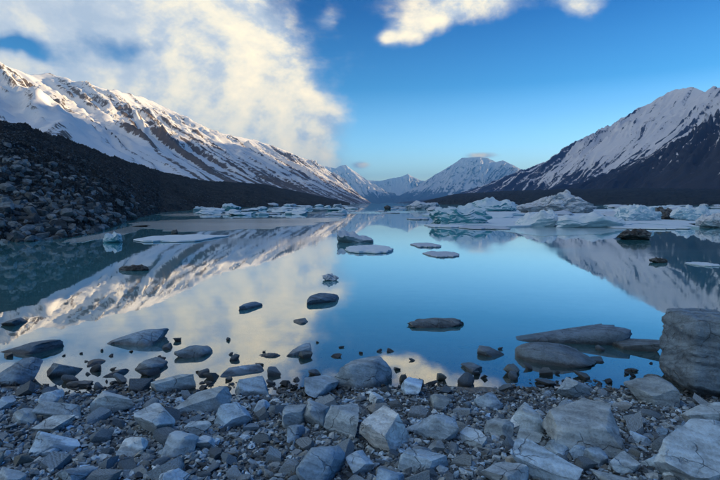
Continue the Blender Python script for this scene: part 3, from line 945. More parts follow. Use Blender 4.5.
def build_landmarks():
    for i, (x0, x1, y0, y1, kind, tone, yaw, name, label, phrase) in enumerate(LANDMARKS):
        rs = np.random.RandomState(500 + i)
        prm = dict(sub=4, boxy=3.2, cuts=9, rough=0.05)
        dr, minh = 0.8, 0.40
        flat = False
        if kind == 'round':
            prm.update(boxy=2.4, cuts=16, rough=0.06, depth=(0.56, 0.90))
        elif kind in ('slab', 'flatr'):
            prm.update(block=True, cuts=4, rough=0.055)
            dr, minh = 0.7, 0.28
            if kind == 'flatr':
                prm.update(taper=-0.5)
        elif kind == 'flat':
            prm.update(boxy=3.0, cuts=10, rough=0.16)
            dr, minh = 0.5, 0.22
        elif kind == 'wedge':
            prm.update(block=True, cuts=7, taper=-0.55 if yaw > 0 else 0.55)
        elif kind in ('tip', 'tipr'):
            prm.update(boxy=2.7, cuts=12, rough=0.06, taper=0.6 if kind == 'tip' else -0.5)
            dr, minh = 0.6, 0.28
        elif kind == 'spear':
            prm.update(boxy=5.0, cuts=6, taper=0.85, rough=0.07, depth=(0.78, 0.96))
            dr, minh = 0.28, 0.14
        elif kind == 'bar':
            prm.update(block=True, cuts=3, rough=0.05)
            dr, minh = 0.5, 0.3
        elif kind == 'bevel':
            prm.update(boxy=2.6, cuts=11, rough=0.05)
            dr, minh = 0.62, 0.3
        elif kind == 'huge':
            prm.update(sub=6, boxy=14.0, cuts=5, rough=0.04, depth=(0.84, 0.98))
            dr = 0.75
        elif kind == 'bright':
            prm.update(sub=5, block=True, cuts=1, rough=0.05)
            dr = 1.0
        elif kind == 'blockb':
            prm.update(sub=5, block=True, cuts=4, rough=0.05, flat_top=True)
            dr = 0.9
        else:
            prm.update(block=True, cuts=8, rough=0.06)
        if y1 < 384 and kind not in ('huge', 'spear'):
            y1 = y1 - 0.30 * (y1 - y0)       # below the waterline comes the reflection
        w, dep, h, p = place_box(x0, x1, y0, y1, dr, minh)
        v, f = rock_shape(900 + i * 7, **prm)
        v = v * np.array((w / 2, max(dep, 0.3 * w) / 2, h * 0.61))
        if kind == 'huge':
            # beds of the layered block stand out as ledges over an undercut foot
            led = np.tanh(5 * fbm(P3(v[:, 2] * 12 + 0.7 * v[:, 0], 0.9 * v[:, 0], 0.9 * v[:, 1]), 3, 0.5)) * 0.3 + 0.5 * fbm(P3(v[:, 0] * 6, v[:, 1] * 6, v[:, 2] * 14), 4, 0.6)
            v[:, :2] *= (1 + 0.22 * led)[:, None]
            undercut = smooth(v[:, 2], -0.02, -h * 0.61)
            v[:, 0] += 0.16 * undercut
            v[:, 1] += 0.12 * undercut
        tilt = R(2 if kind in ('spear', 'flat', 'flatr', 'bar', 'huge', 'bevel', 'tip') else 10)
        ex = rs.uniform(-tilt, tilt) + {'slab': R(8), 'bright': R(17), 'blockb': R(8)}.get(kind, 0)
        M = np.array(Euler((ex, rs.uniform(-tilt, tilt), R(yaw))).to_matrix())
        v = v @ M.T
        v -= (v.max(0) + v.min(0)) / 2
        # stand it on the shore where the photograph shows it, at the size it has there
        cap = {'huge': 2.0, 'spear': 0.16, 'flat': 0.25, 'slab': 0.5, 'bar': 0.5, 'flatr': 0.4, 'tip': 0.4}.get(kind, 0.62 if y1 > 384 else 0.4)
        sc = np.ones(3)
        loc = np.array((p[0], p[1] + dep * 0.45, p[2]))
        half = (v.max(0) - v.min(0)) / 2
        vs = v[::7]
        for _ in range(9):
            H = half[2] * sc[2] * 2
            g0 = max(float(ground_at(loc[0], loc[1])), -0.02)
            loc[2] = g0 + H * (0.26 if y1 > 384 or kind == 'huge' else 0.10)
            q = vs * sc + loc
            q = q[q[:, 2] > np.maximum(ground_at(q[:, 0], q[:, 1]), 0.0) + 0.002]
            if len(q) < 8:
                loc[2] += 0.02
                continue
            dz, dy = q[:, 2] - CAM_H, q[:, 1]
            fw = dy * math.cos(PITCH) - dz * math.sin(PITCH)
            X = 360 + F * q[:, 0] / fw
            Yp = 240 - F * (dy * math.sin(PITCH) + dz * math.cos(PITCH)) / fw
            kx = np.clip((x1 - x0) / (X.max() - X.min()), 0.6, 1.6)
            ky = np.clip((y1 - y0) / (Yp.max() - Yp.min()), 0.6, 1.6)
            sc[0] *= kx
            dmin, dmax = {'spear': (0.14, 0.24), 'flat': (0.3, 0.5)}.get(kind, (0.35, 1.4))
            sc[1] = np.clip(sc[1] * ky, dmin * half[0] * sc[0] / half[1], dmax * half[0] * sc[0] / half[1])
            sc[2] = min(max(sc[2] * ky, 0.05 * half[0] * sc[0] / half[2]), cap * half[0] * sc[0] / half[2] * 1.3)
            loc[0] += ((x0 + x1) / 2 - (X.max() + X.min()) / 2) / F * loc[1]
            loc[1] += 0.8 * (ground_hit((x0 + x1) / 2, y1)[1] - ground_hit((x0 + x1) / 2, min(Yp.max(), 520))[1])
        me = mesh_from(name, v * sc, f, True, 48)
        o = link(name, me, M_STONE, tuple(loc), 0.0, label=label, category='boulder' if name == 'boulder' else ('rock' if name == 'rock' else 'stone'))
        o.color = stone_tone(tone if y1 > 384 else tone * 0.8, rs)
        FOOT.append((loc[0], loc[1], half[0] * sc[0] * 0.84, half[1] * sc[1] * 0.84))
        if phrase:
            LAND.append((phrase, loc[0], loc[1], half[0] * sc[0]))


build_landmarks()


def free_spot(x, y, r, pad=1.0):
    A = np.array(FOOT)
    return not np.any(((x - A[:, 0]) / (A[:, 2] + r * pad)) ** 2 + ((y - A[:, 1]) / (A[:, 3] + r * pad)) ** 2 < 1)


def build_stones():
    """the middle sized stones between the boulders, each a thing of its own"""
    rs = np.random.RandomState(77)
    protos = []
    for k in range(24):
        v, f = rock_shape(3000 + k, sub=3, boxy=2.5, cuts=[12, 4][k % 3 > 0], rough=0.06, depth=(0.58, 0.9), block=k % 3 > 0)
        me = mesh_from('stone', v, f, True, 45)
        me.materials.append(M_STONE)
        protos.append(me)
    out = []
    tries = 0
    while len(out) < 250 and tries < 9000:
        tries += 1
        px = rs.uniform(-10, 730)
        py = 372 + 112 * rs.uniform(0, 1) ** 0.8
        if rs.uniform() < 0.16:
            py = rs.uniform(338, 385)
            if 400 < px < 480 and py < 360:
                continue
        p = ground_hit(px, py)
        k = len(out) / 250.0
        r = (0.062 * (1 - k) ** 1.5 + 0.024) * rs.uniform(0.85, 1.15)
        if py < 372:
            r *= 0.75
        if not free_spot(p[0], p[1], r, 0.9):
            continue
        FOOT.append((p[0], p[1], r * 0.9, r * 0.9))
        out.append((p, r, py))
    used = set()
    for p, r, py in out:
        asp = rs.uniform(0.55, 0.95)
        hh = rs.uniform(0.32, 0.66)
        shallow = p[2] < 0.02
        tone = rs.choice([0.9, 1.4, 1.8, 2.2, 2.6, 2.9], p=[.12, .16, .22, .24, .16, .10])
        if shallow:
            tone = min(tone, rs.choice([0.4, 0.8, 1.3]))
        o = link('stone', protos[rs.randint(len(protos))], None, (p[0], p[1], p[2] + r * hh * 0.45), rs.uniform(0, 6.28))
        o.scale = (r, r * asp, r * hh)
        o.rotation_euler = (rs.uniform(-.5, .5), rs.uniform(-.5, .5), rs.uniform(0, 6.28))
        o.color = stone_tone(tone, rs, True)
        # which one: its tone, its form and the boulder it lies next to
        best = min(LAND, key=lambda L: math.hypot(p[0] - L[1], p[1] - L[2]) - L[3])
        dx, dy = p[0] - best[1], p[1] - best[2]
        if abs(dx) > abs(dy):
            where = 'right of' if dx > 0 else 'left of'
        else:
            where = 'behind' if dy > 0 else 'in front of'
        ton = 'dark' if tone < 1.2 else ('pale' if tone > 2.1 else 'grey')
        form = 'flat' if hh < 0.45 else ('narrow' if asp < 0.68 else 'chunky')
        size = 'small' if r > 0.045 else 'tiny'
        lab = '%s %s %s stone %s the %s' % (size, ton, form, where, best[0])
        o['label'] = lab
        o['category'] = 'stone'
        o['group'] = 'loose stones on the gravel shore'


build_stones()


def hull_variants(n, seed, pts=11):
    rs = np.random.RandomState(seed)
    res = []
    for _ in range(n):
        bm = bmesh.new()
        for _k in range(pts):
            q = rs.normal(size=3)
            q = q / np.linalg.norm(q) * rs.uniform(0.8, 1.0)
            bm.verts.new(q)
        r = bmesh.ops.convex_hull(bm, input=bm.verts)
        bmesh.ops.delete(bm, geom=[e for e in r['geom_interior'] if isinstance(e, bmesh.types.BMVert)], context='VERTS')
        bm.verts.index_update()
        v = np.array([tuple(a.co) for a in bm.verts])
        bm.faces.ensure_lookup_table()
        f = np.array([[a.index for a in p.verts] for p in bm.faces if len(p.verts) == 3])
        bm.free()
        res.append((v, f))
    return res


def rot_z(v, a):
    c, s = math.cos(a), math.sin(a)
    return np.stack([v[:, 0] * c - v[:, 1] * s, v[:, 0] * s + v[:, 1] * c, v[:, 2]], -1)


def scatter_mesh(name, items, variants, rs, mat, tints, **props):
    V, Fc, C, n = [], [], [], 0
    for (x, y, z, r, hh), c in zip(items, tints):
        v, f = variants[rs.randint(len(variants))]
        asp = rs.uniform(0.55, 1.0)
        v = v * np.array((r, r * asp, r * hh))
        tl = rs.uniform(-0.5, 0.5)
        ct, st = math.cos(tl), math.sin(tl)
        v = np.stack([v[:, 0] * ct + v[:, 2] * st, v[:, 1], -v[:, 0] * st + v[:, 2] * ct], -1)
        v = rot_z(v, rs.uniform(0, 6.28)) + np.array((x, y, z))
        V.append(v)
        Fc.append(f + n)
        C.append(np.tile(np.array(tuple(c) + (1.0,)), (len(v), 1)))
        n += len(v)
    me = mesh_from(name, np.concatenate(V), np.concatenate(Fc), False)
    add_col(me, 'tint', np.concatenate(C))
    return link(name, me, mat, **props)


def pebble_tints(n, rs, lo=0.05, hi=0.80, wob=0.06):
    t = lo + (hi - lo) * rs.beta(1.05, 2.3, n)
    w = rs.normal(0, wob, n)
    return np.stack([t * (1 + w) * 0.77, t, t * (1 - w) * 1.17], -1)


def build_gravel():
    rs = np.random.RandomState(5)
    var = hull_variants(24, 3, 10)
    n = 27000
    y = rs.uniform(1.7, 4.15, n * 2)
    x = rs.uniform(-1, 1, n * 2) * (0.6 + 0.80 * y)
    keep = y < waterline(x) + 0.10 + 0.16 * fbm(P3(x * 3, y * 3, 2.2), 3) * 2
    x, y = x[keep][:n], y[keep][:n]
    r = np.where(rs.uniform(size=len(x)) < 0.42, 0.013 + 0.024 * rs.beta(1.2, 2.6, len(x)), 0.007 + 0.008 * rs.beta(1.2, 2.0, len(x)))
    z = ground_z(x, y) + r * 0.25
    hh = rs.uniform(0.5, 0.85, len(x))
    scatter_mesh('gravel', list(zip(x, y, z, r, hh)), var, rs, M_PEB, pebble_tints(len(x), rs), kind='stuff', label='fine grey gravel filling the gaps between the shore stones')
    n = 7800
    y = rs.uniform(1.9, 4.1, n)
    x = rs.uniform(-1, 1, n) * (0.6 + 0.80 * y)
    ok = (y < waterline(x) + 0.06) & (fbm(P3(x * 1.4, y * 1.4, 5.5), 3) > -0.16)
    x, y = x[ok], y[ok]
    r = 0.018 + 0.036 * rs.beta(1.1, 3.4, len(x))
    fr = np.array([free_spot(a, b, c, 0.1) for a, b, c in zip(x, y, r)])
    x, y, r = x[fr], y[fr], r[fr]
    z = ground_z(x, y) + r * 0.32
    scatter_mesh('cobbles', list(zip(x, y, z, r, rs.uniform(0.28, 0.65, len(x)))), hull_variants(30, 13, 13), rs, M_PEB, pebble_tints(len(x), rs, 0.07, 0.85, 0.09), kind='stuff', label='small broken stones packed between the larger shore stones')
    # drowned and half drowned pebbles off the waterline
    n = 4200
    x = rs.uniform(-4.2, 4.2, n)
    y = waterline(x) + np.abs(rs.normal(0, 0.50, n))
    clump = fbm(P3(x * 1.6, y * 1.6, 8.0), 3)
    ok = clump > 0.0
    x, y = x[ok], y[ok]
    r = 0.010 + 0.042 * rs.beta(1.1, 3.8, len(x))
    z = ground_z(x, y) + r * 0.25
    scatter_mesh('wet_pebbles', list(zip(x, y, z, r, rs.uniform(0.5, 0.8, len(x)))), var, rs, M_PEB, pebble_tints(len(x), rs, 0.06, 0.22), kind='stuff', label='dark wet pebbles in the shallows along the waterline')


build_gravel()

# ------------------------------------------------------------------ moraines
def ruled(name, label, base, crest, n_al, n_up, amp, seed, back, power=1.0, mat=M_MORAINE):
    base, crest = np.array(base), np.array(crest)
    k = np.arange(len(base))
    u = np.linspace(0, len(base) - 1, n_al)
    B = np.stack([np.interp(u, k, base[:, i]) for i in range(3)], -1)
    Cc = np.stack([np.interp(u, k, crest[:, i]) for i in range(3)], -1)
    rows = []
    H = Cc[:, 2:3]
    out = (Cc - B)
    out[:, 2] = 0
    rows.append(B - 0.15 * out - np.array((0, 0, 1)) * 0.12 * H - np.array((0, 0, 0.8)))
    for t in np.linspace(0, 1, n_up):
        q = B * (1 - t) + Cc * t
        q[:, 2] = B[:, 2] * (1 - t) + Cc[:, 2] * t ** power
        rows.append(q)
    for t in np.linspace(0.1, 1, 8):
        q = Cc + out * back * t
        q[:, 2] = Cc[:, 2] * (1 - t) - 2 * t
        rows.append(q)
    G = np.array(rows)
    sc = np.broadcast_to(np.maximum(H[:, 0], 1.0), G.shape[:2])
    d = fbm(np.stack([G[..., 0], G[..., 1], G[..., 2]], -1) / sc[..., None] * 2.2 + seed, 6, 0.55)
    d2 = ridged(np.stack([G[..., 0], G[..., 1], G[..., 2]], -1) / sc[..., None] * 5.0 + seed, 5, 0.6) - 0.4
    w = np.ones(len(rows))
    w[0] = 0
    w[1] = 0.2
    G[..., 2] += (d * amp + d2 * amp * 0.7) * sc * w[:, None]
    me = mesh_from(name, G.reshape(-1, 3), grid_faces(len(rows), n_al))
    link(name, me, mat, kind='structure', label=label)
    return G


def wl(px, py):
    d = ray(px, py)
    t = CAM_H / -d[2]
    return d * t + np.array((0, 0, CAM_H))


LB = [(-60, -30, 0), (-34, 2, 0), (-20, 14, 0)] + [wl(*q) for q in ((0, 243), (30, 241.5), (60, 239), (90, 234), (112, 227), (135, 219), (160, 212.5), (220, 208), (280, 206.2), (350, 205))]
LC = [(-130, -20, 15), (-85, 15, 15), (-56, 38, 12)] + [at(*q) for q in ((0, 120, 55), (25, 124, 62), (50, 134, 72), (75, 142, 86), (100, 152, 104), (130, 162, 135), (160, 171, 190), (200, 180, 300), (262, 184, 520), (350, 202.5, 900))]
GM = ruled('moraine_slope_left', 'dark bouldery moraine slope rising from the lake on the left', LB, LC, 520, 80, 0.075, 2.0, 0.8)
RB = [wl(*q) for q in ((418, 204.4), (450, 204.6), (500, 204.8), (560, 205), (640, 205.2), (720, 205.4))] + [(700, 300, 0), (800, 0, 0)]
RC = [at(*q) for q in ((424, 201, 1500), (455, 194, 1350), (505, 191, 1200), (560, 189, 1000), (640, 188, 860), (720, 189, 760))] + [(880, 420, 24), (1000, 0, 24)]
ruled('moraine_bank_right', 'low dark moraine bank along the far right shore', RB, RC, 260, 26, 0.10, 6.0, 1.0)


def build_moraine_boulders():
    rs = np.random.RandomState(12)
    rows, cols = GM.shape[:2]
    protos = []
    for k in range(10):
        v, f = rock_shape(4000 + k, sub=3, boxy=2.4, cuts=[14, 6][k % 4 > 0], rough=0.08, depth=(0.52, 0.88), block=k % 4 > 0)
        me = mesh_from('moraine_boulder', v, f, True, 30)
        me.materials.append(M_BOULDER)
        protos.append(me)
    cand = []
    for _ in range(40000):
        i = rs.uniform(1, rows - 10)
        j = rs.uniform(0, cols - 1.01)
        a, b = int(i), int(j)
        q = GM[a, b] * (1 - (i - a)) * (1 - (j - b)) + GM[a + 1, b] * (i - a) * (1 - (j - b)) + GM[a, b + 1] * (1 - (i - a)) * (j - b) + GM[a + 1, b + 1] * (i - a) * (j - b)
        if q[1] < 6:
            continue
        up = (i - 1) / 80.0
        dist = math.hypot(q[0], q[1])
        r = (0.06 + 0.44 * rs.beta(1.0, 6.0)) * (1 - 0.55 * up) * (1 + min(dist, 200) / 90.0 * 0.5)
        if dist > 420 and rs.uniform() < 0.6:
            continue
        cand.append((r / dist, q, r, up))
    cand.sort(key=lambda c: -c[0])
    # keep the ones in view as things, the rest as rubble
    vis = [c for c in cand if -0.76 < c[1][0] / c[1][1] < 0.2]
    big = []
    for c in vis:
        if len(big) >= 260:
            break
        if all((c[1][0] - o[1][0]) ** 2 + (c[1][1] - o[1][1]) ** 2 + (c[1][2] - o[1][2]) ** 2 > (0.75 * (c[2] + o[2])) ** 2 for o in big):
            big.append(c)
    ids = set(id(c) for c in big)
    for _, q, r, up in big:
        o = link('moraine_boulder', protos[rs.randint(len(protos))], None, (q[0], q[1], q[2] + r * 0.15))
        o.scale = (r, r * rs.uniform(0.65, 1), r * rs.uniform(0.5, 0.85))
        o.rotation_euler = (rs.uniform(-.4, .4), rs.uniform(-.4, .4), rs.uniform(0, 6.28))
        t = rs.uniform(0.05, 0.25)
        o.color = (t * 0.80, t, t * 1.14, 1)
        pxx = 360 + F * q[0] / q[1]
        size = 'large' if r / math.hypot(q[0], q[1]) > 0.0115 else ('middling' if r / math.hypot(q[0], q[1]) > 0.0085 else 'small')
        ton = 'dark' if t < 0.11 else ('grey' if t < 0.18 else 'pale')
        form = 'flat' if o.scale[2] / r < 0.62 else ('long' if o.scale[1] / r < 0.8 else 'blocky')
        zone = 'at the waterline' if up < 0.06 else ('just above the waterline' if up < 0.16 else ('low on the slope' if up < 0.3 else ('halfway up the slope' if up < 0.55 else 'high on the slope')))
        along = ('at the left picture edge' if pxx < 32 else ('near the left picture edge' if pxx < 62 else ('left of the teal ice block' if pxx < 92 else ('behind the teal ice block' if pxx < 125 else 'behind the long white floe'))))
        o['label'] = '%s %s %s moraine boulder %s %s' % (size, ton, form, zone, along)
        o['category'] = 'boulder'
        o['group'] = 'boulders strewn over the left moraine'
    rest = [c for c in cand if id(c) not in ids]
    items = [(c[1][0], c[1][1], c[1][2], c[2] * 0.9, rs.uniform(0.5, 0.85)) for c in rest]
    tints = pebble_tints(len(items), rs, 0.02, 0.15, 0.04)
    scatter_mesh('moraine_rubble', items, hull_variants(20, 9, 10), rs, M_RUBBLE, tints, kind='stuff', label='smaller rocks covering the left moraine slope')


def mat_boulder(name, use_attr):
    m, g, out = new_mat(name)
    tc = g.n('ShaderNodeTexCoord')
    if use_attr:
        c = attr(g, 'tint').outputs['Color']
        n = g.noise(tc.outputs['Object'], 3.0, 6.0, 0.65)
    else:
        c = g.n('ShaderNodeObjectInfo').outputs['Color']
        n = g.noise(tc.outputs['Object'], 2.2, 6.0, 0.65)
    principled(g, out, g.v('SCALE', c, scale=g.step(n, 0.25, 0.75, 0.5, 1.5)), 0.9, g.bump(n, 0.6, 0.1))
    return m


M_BOULDER = mat_boulder('moraine boulder stone', False)
M_RUBBLE = mat_boulder('moraine rubble stones', True)
build_moraine_boulders()

# ------------------------------------------------------------------ ice
def floe(name, label, x0, x1, y0, y1, mat, seed, yaw=0.0, group=None):
    """flat plate of ice: ragged outline, broken rim, uneven top"""
    rs = np.random.RandomState(seed)
    p, q = wl((x0 + x1) / 2, y1), wl((x0 + x1) / 2, y0 + 0.2 * (y1 - y0))
    w = (x1 - x0) / F * p[1]
    dep = min(q[1] - p[1], w * 1.9)
    h = 0.17 * (y1 - y0) / F * p[1]
    n = 72
    th = np.linspace(0, 2 * math.pi, n, endpoint=False)
    o = rs.uniform(0, 90)
    rad = 1 + 0.55 * fbm(P3(np.cos(th) * 1.3 + o, np.sin(th) * 1.3, o), 4, 0.6) + 0.10 * fbm(P3(np.cos(th) * 7 + o, np.sin(th) * 7, o), 3)
    se = (np.abs(np.cos(th)) ** 2.8 + np.abs(np.sin(th)) ** 2.8) ** (-1 / 2.8)
    rad = rad * se
    V = []
    for k, (sc, z) in enumerate([(0.90, -0.8), (0.97, -0.15), (1.0, 0.25), (0.99, 0.72), (0.94, 0.92), (0.80, 1.0), (0.55, 1.0), (0.28, 1.0)]):
        x, y = np.cos(th) * rad * sc, np.sin(th) * rad * sc
        if k >= 2:
            zz = z + (0.9 * fbm(P3(x * 2.2 + o, y * 2.2, 3.0), 4, 0.6) if k > 2 else 0)
            zz = np.maximum(zz * (1 - 0.35 * y), 0.12)
        else:
            zz = np.full(n, z)
        V.append(np.stack([x, y, zz + 0 * x], -1))
    V = np.concatenate(V + [np.array([[0, 0, 1.0]])])
    fc = []
    for k in range(7):
        for i in range(n):
            j = (i + 1) % n
            a, b, c, d = k * n + i, k * n + j, (k + 1) * n + j, (k + 1) * n + i
            fc += [(a, b, c), (a, c, d)]
    for i in range(n):
        fc.append((7 * n + i, 7 * n + (i + 1) % n, 8 * n))
    V[:, 0] *= w / (V[:, 0].max() - V[:, 0].min())
    V[:, 1] *= dep / (V[:, 1].max() - V[:, 1].min())
    V[:, 2] *= h
    me = mesh_from(name, V, np.array(fc), True, 40)
    return link(name, me, mat, (p[0], p[1] + dep * 0.5, 0), R(yaw), label=label, category='ice floe', group=group)


def berg(name, label, x0, x1, y0, y1, mat, seed, dr=0.7, boxy=2.6, cuts=7, rough=0.10, taper=0.0, sub=5, yaw=0.0, scallop=0.0, cat='iceberg', depth=(0.6, 0.92), group=None, minh=0.12, peak=None, jag=0.38):
    p = wl((x0 + x1) / 2, y1)
    w = (x1 - x0) / F * p[1]
    dip = CAM_H / p[1]
    if cat == 'ice floe' and not taper and (y1 - y0) < 0.32 * (x1 - x0) and sub == 5:
        return floe(name, label, x0, x1, y0, y1, mat, seed, yaw, group)
    dep = w * dr
    h = max((y1 - y0) / F * p[1] - dep * 0.5 * dip, minh * w * 0.3, 0.03)
    v, f = rock_shape(seed, sub, boxy, cuts, rough, depth, taper)
    if peak is not None:
        # draw the mass up into a hump at PEAK along its width
        k = np.exp(-((v[:, 0] - peak) / 0.5) ** 2)
        v[:, 2] = np.where(v[:, 2] > -0.3, -0.3 + (v[:, 2] + 0.3) * (0.35 + 0.65 * k), v[:, 2])
    if jag:
        t = fbm(np.stack([v[:, 0] * 1.9 + seed, v[:, 1] * 1.9, 0 * v[:, 0] + seed * 0.37], -1), 5, 0.5)
        k = np.clip(0.85 + jag * 1.9 * t, 0.25, 1.4)
        v[:, 2] = np.where(v[:, 2] > -0.5, -0.5 + (v[:, 2] + 0.5) * k, v[:, 2])
        o = fbm(np.stack([v[:, 0] * 2, v[:, 1] * 2, v[:, 2] * 1.3 + seed], -1), 4)
        v[:, :2] *= (1 + 0.5 * jag * o)[:, None]
    if scallop:
        q = v * np.array((2.6, 2.6, 1.8)) + seed
        d = -(ridged(q, 4, 0.55) - 0.4)
        v = v * (1 + scallop * d[:, None])
    v -= (v.max(0) + v.min(0)) / 2
    v /= v.max(0)
    full = h * 1.3
    v = v * np.array((w / 2, dep / 2, full / 2))
    me = mesh_from(name, v, f, True, 38)
    return link(name, me, mat, (p[0], p[1] + dep * 0.5, h - full / 2), R(yaw), label=label, category=cat, group=group)


berg('iceberg', 'blue-white domed iceberg with deep teal hollow at its left foot', 431, 496, 203, 225, M_ICE_TEAL, 101, 0.6, 2.4, 6, 0.13, 0.0, scallop=0.16)
berg('iceberg', 'rounded iceberg with teal crown behind the domed blue iceberg', 468, 524, 196, 212, M_ICE_TEAL, 141, 0.6, 2.3, 5, 0.10, scallop=0.10)
berg('ice_floe', 'low white ice shelf at the foot of the domed blue iceberg', 430, 470, 220, 228, M_ICE, 107, 0.7, 3.0, 8, 0.10, cat='ice floe')
berg('ice_floe', 'long flat floe with dark undercut edge before the domed iceberg', 464, 521, 222, 230, M_ICE_GREY, 109, 0.45, 3.5, 8, 0.08, cat='ice floe')
berg('iceberg', 'large rubble covered grey iceberg shaped like a pyramid', 526, 612, 188, 214, M_ICE_DIRTY, 113, 0.7, 2.2, 5, 0.14, scallop=0.34, sub=6, peak=0.08)
berg('iceberg', 'smooth pale blue wedge iceberg in front of the rubble pyramid', 520, 562, 209, 227, M_ICE, 117, 0.7, 3.0, 7, 0.06, taper=0.45)
berg('iceberg', 'wide smooth white iceberg slab right of the pale wedge', 558, 630, 211, 228, M_ICE, 119, 0.5, 3.6, 8, 0.05)
berg('iceberg', 'low grey iceberg at the left end of the right-hand ice', 405, 442, 200, 209, M_ICE_GREY, 121, 0.6, 2.4, 6, 0.12)
berg('ice_floe', 'small dark teal floe left of the domed blue iceberg', 409, 431, 213, 220, M_ICE_GREY, 123, 0.6, 2.6, 8, 0.12, cat='ice floe')
berg('iceberg', 'white iceberg left of the black cave on the far right', 622, 672, 203, 222, M_ICE, 127, 0.6, 2.6, 8, 0.13, taper=-0.3, scallop=0.18)
berg('iceberg', 'black rock laden ice block among the white ice on the right', 657, 686, 206, 221, M_ICE_DARK, 129, 0.8, 2.8, 9, 0.12)
berg('iceberg', 'mottled white and green iceberg right of the black ice block', 679, 716, 204, 222, M_ICE, 131, 0.6, 2.6, 8, 0.14, scallop=0.2)
berg('iceberg', 'dirty grey iceberg at the right picture edge', 704, 740, 212, 228, M_ICE_DIRTY, 133, 0.6, 2.8, 8, 0.12)
berg('ice_floe', 'low white floe in front of the black ice block', 630, 720, 221, 230, M_ICE, 137, 0.35, 3.0, 9, 0.12, cat='ice floe')
berg('iceberg', 'dark snow capped boulder of ice floating before the wide white slab', 622, 657, 228, 240, M_ICE_DARK, 139, 0.6, 2.6, 8, 0.10)
berg('ice_floe', 'small dark floe below the dark snow capped ice', 652, 670, 257, 263, M_ICE_DARK, 143, 0.5, 2.8, 8, 0.1, cat='ice floe')
berg('ice_floe', 'thin bright floe at the right picture edge', 702, 730, 261, 267, M_ICE, 145, 0.4, 3.0, 8, 0.08, cat='ice floe')
berg('ice_floe', 'tilted grey slab of ice with raised left end in mid lake', 336, 374, 229, 243, M_ICE_GREY, 147, 0.55, 4.0, 8, 0.05, taper=-0.55, cat='ice floe')
berg('ice_floe', 'flat lavender ice floe in front of the tilted slab', 344, 397, 242, 254, M_ICE, 149, 0.5, 2.6, 7, 0.05, cat='ice floe')
berg('ice_floe', 'small flat grey floe right of the lavender floe', 414, 445, 240, 248, M_ICE_GREY, 151, 0.5, 3.0, 8, 0.07, cat='ice floe')
berg('ice_floe', 'ragged dark floe below the small flat grey floe', 428, 466, 250, 258, M_ICE_GREY, 153, 0.45, 2.6, 10, 0.18, cat='ice floe')
berg('ice_floe', 'nearly sunken pale ice fragment left of the mid lake floes', 321, 339, 273, 281, M_ICE_GREY, 155, 0.8, 2.6, 10, 0.2, cat='ice floe')
berg('ice_floe', 'long white floe lying along the left shore', 116, 204, 233, 243, M_ICE, 157, 0.24, 3.2, 9, 0.08, cat='ice floe')
berg('ice_floe', 'small teal ice block at the left end of the long white floe', 100, 119, 231, 243, M_ICE_TEAL, 159, 0.8, 3.0, 8, 0.08, cat='ice floe')
berg('rock', 'small dark rock resting on the long white floe', 170, 177, 229, 234.5, M_ICE_DARK, 161, 0.8, 2.6, 8, 0.08, cat='rock', sub=4)
berg('rock', 'thin dark rock just breaking the water below the long white floe', 116, 147, 264, 271, M_ICE_DARK, 163, 0.4, 2.8, 8, 0.1, cat='rock')
berg('rock', 'tiny dark rock in the distant open water at the lake head', 384, 391, 205, 209.5, M_ICE_DARK, 165, 0.8, 2.6, 8, 0.1, cat='rock', sub=4)
berg('iceberg', 'bright turquoise ice chunk in the far left ice band', 220, 238, 203, 211, M_ICE_TEAL, 167, 0.8, 3.0, 8, 0.1, sub=4)


def slab_sheet(name, label, outline, thick, mat, seed, **props):
    """thin sheet of lake ice from its outline on the water"""
    pts = np.array([wl(*q) for q in outline])
    fine = []
    n = len(pts)
    rs = np.random.RandomState(seed)
    for i in range(n):
        a, b = pts[i], pts[(i + 1) % n]
        L = np.linalg.norm(b - a)
        for t in np.linspace(0, 1, 12, endpoint=False):
            q = a * (1 - t) + b * t
            fine.append(q)
    fine = np.array(fine)
    c = fine.mean(0)
    ext = np.ptp(fine, axis=0)
    d = fbm(np.stack([fine[:, 0] / ext[0] * 9, fine[:, 1] / ext[1] * 9, fine[:, 0] * 0 + seed], -1), 4, 0.6)
    fine[:, :2] += ((fine - c)[:, :2]) * (0.35 * d)[:, None]
    bm = bmesh.new()
    top = [bm.verts.new((q[0] - c[0], q[1] - c[1], thick)) for q in fine]
    bot = [bm.verts.new((q[0] - c[0], q[1] - c[1], -thick)) for q in fine]
    bm.faces.new(top)
    m = len(top)
    for i in range(m):
        bm.faces.new((top[i], bot[i], bot[(i + 1) % m], top[(i + 1) % m]))
    bmesh.ops.recalc_face_normals(bm, faces=bm.faces)
    bmesh.ops.triangulate(bm, faces=bm.faces)
    me = bpy.data.meshes.new(name)
    bm.to_mesh(me)
    bm.free()
    return link(name, me, mat, (c[0], c[1], 0), 0, label=label, category='ice sheet', **props)


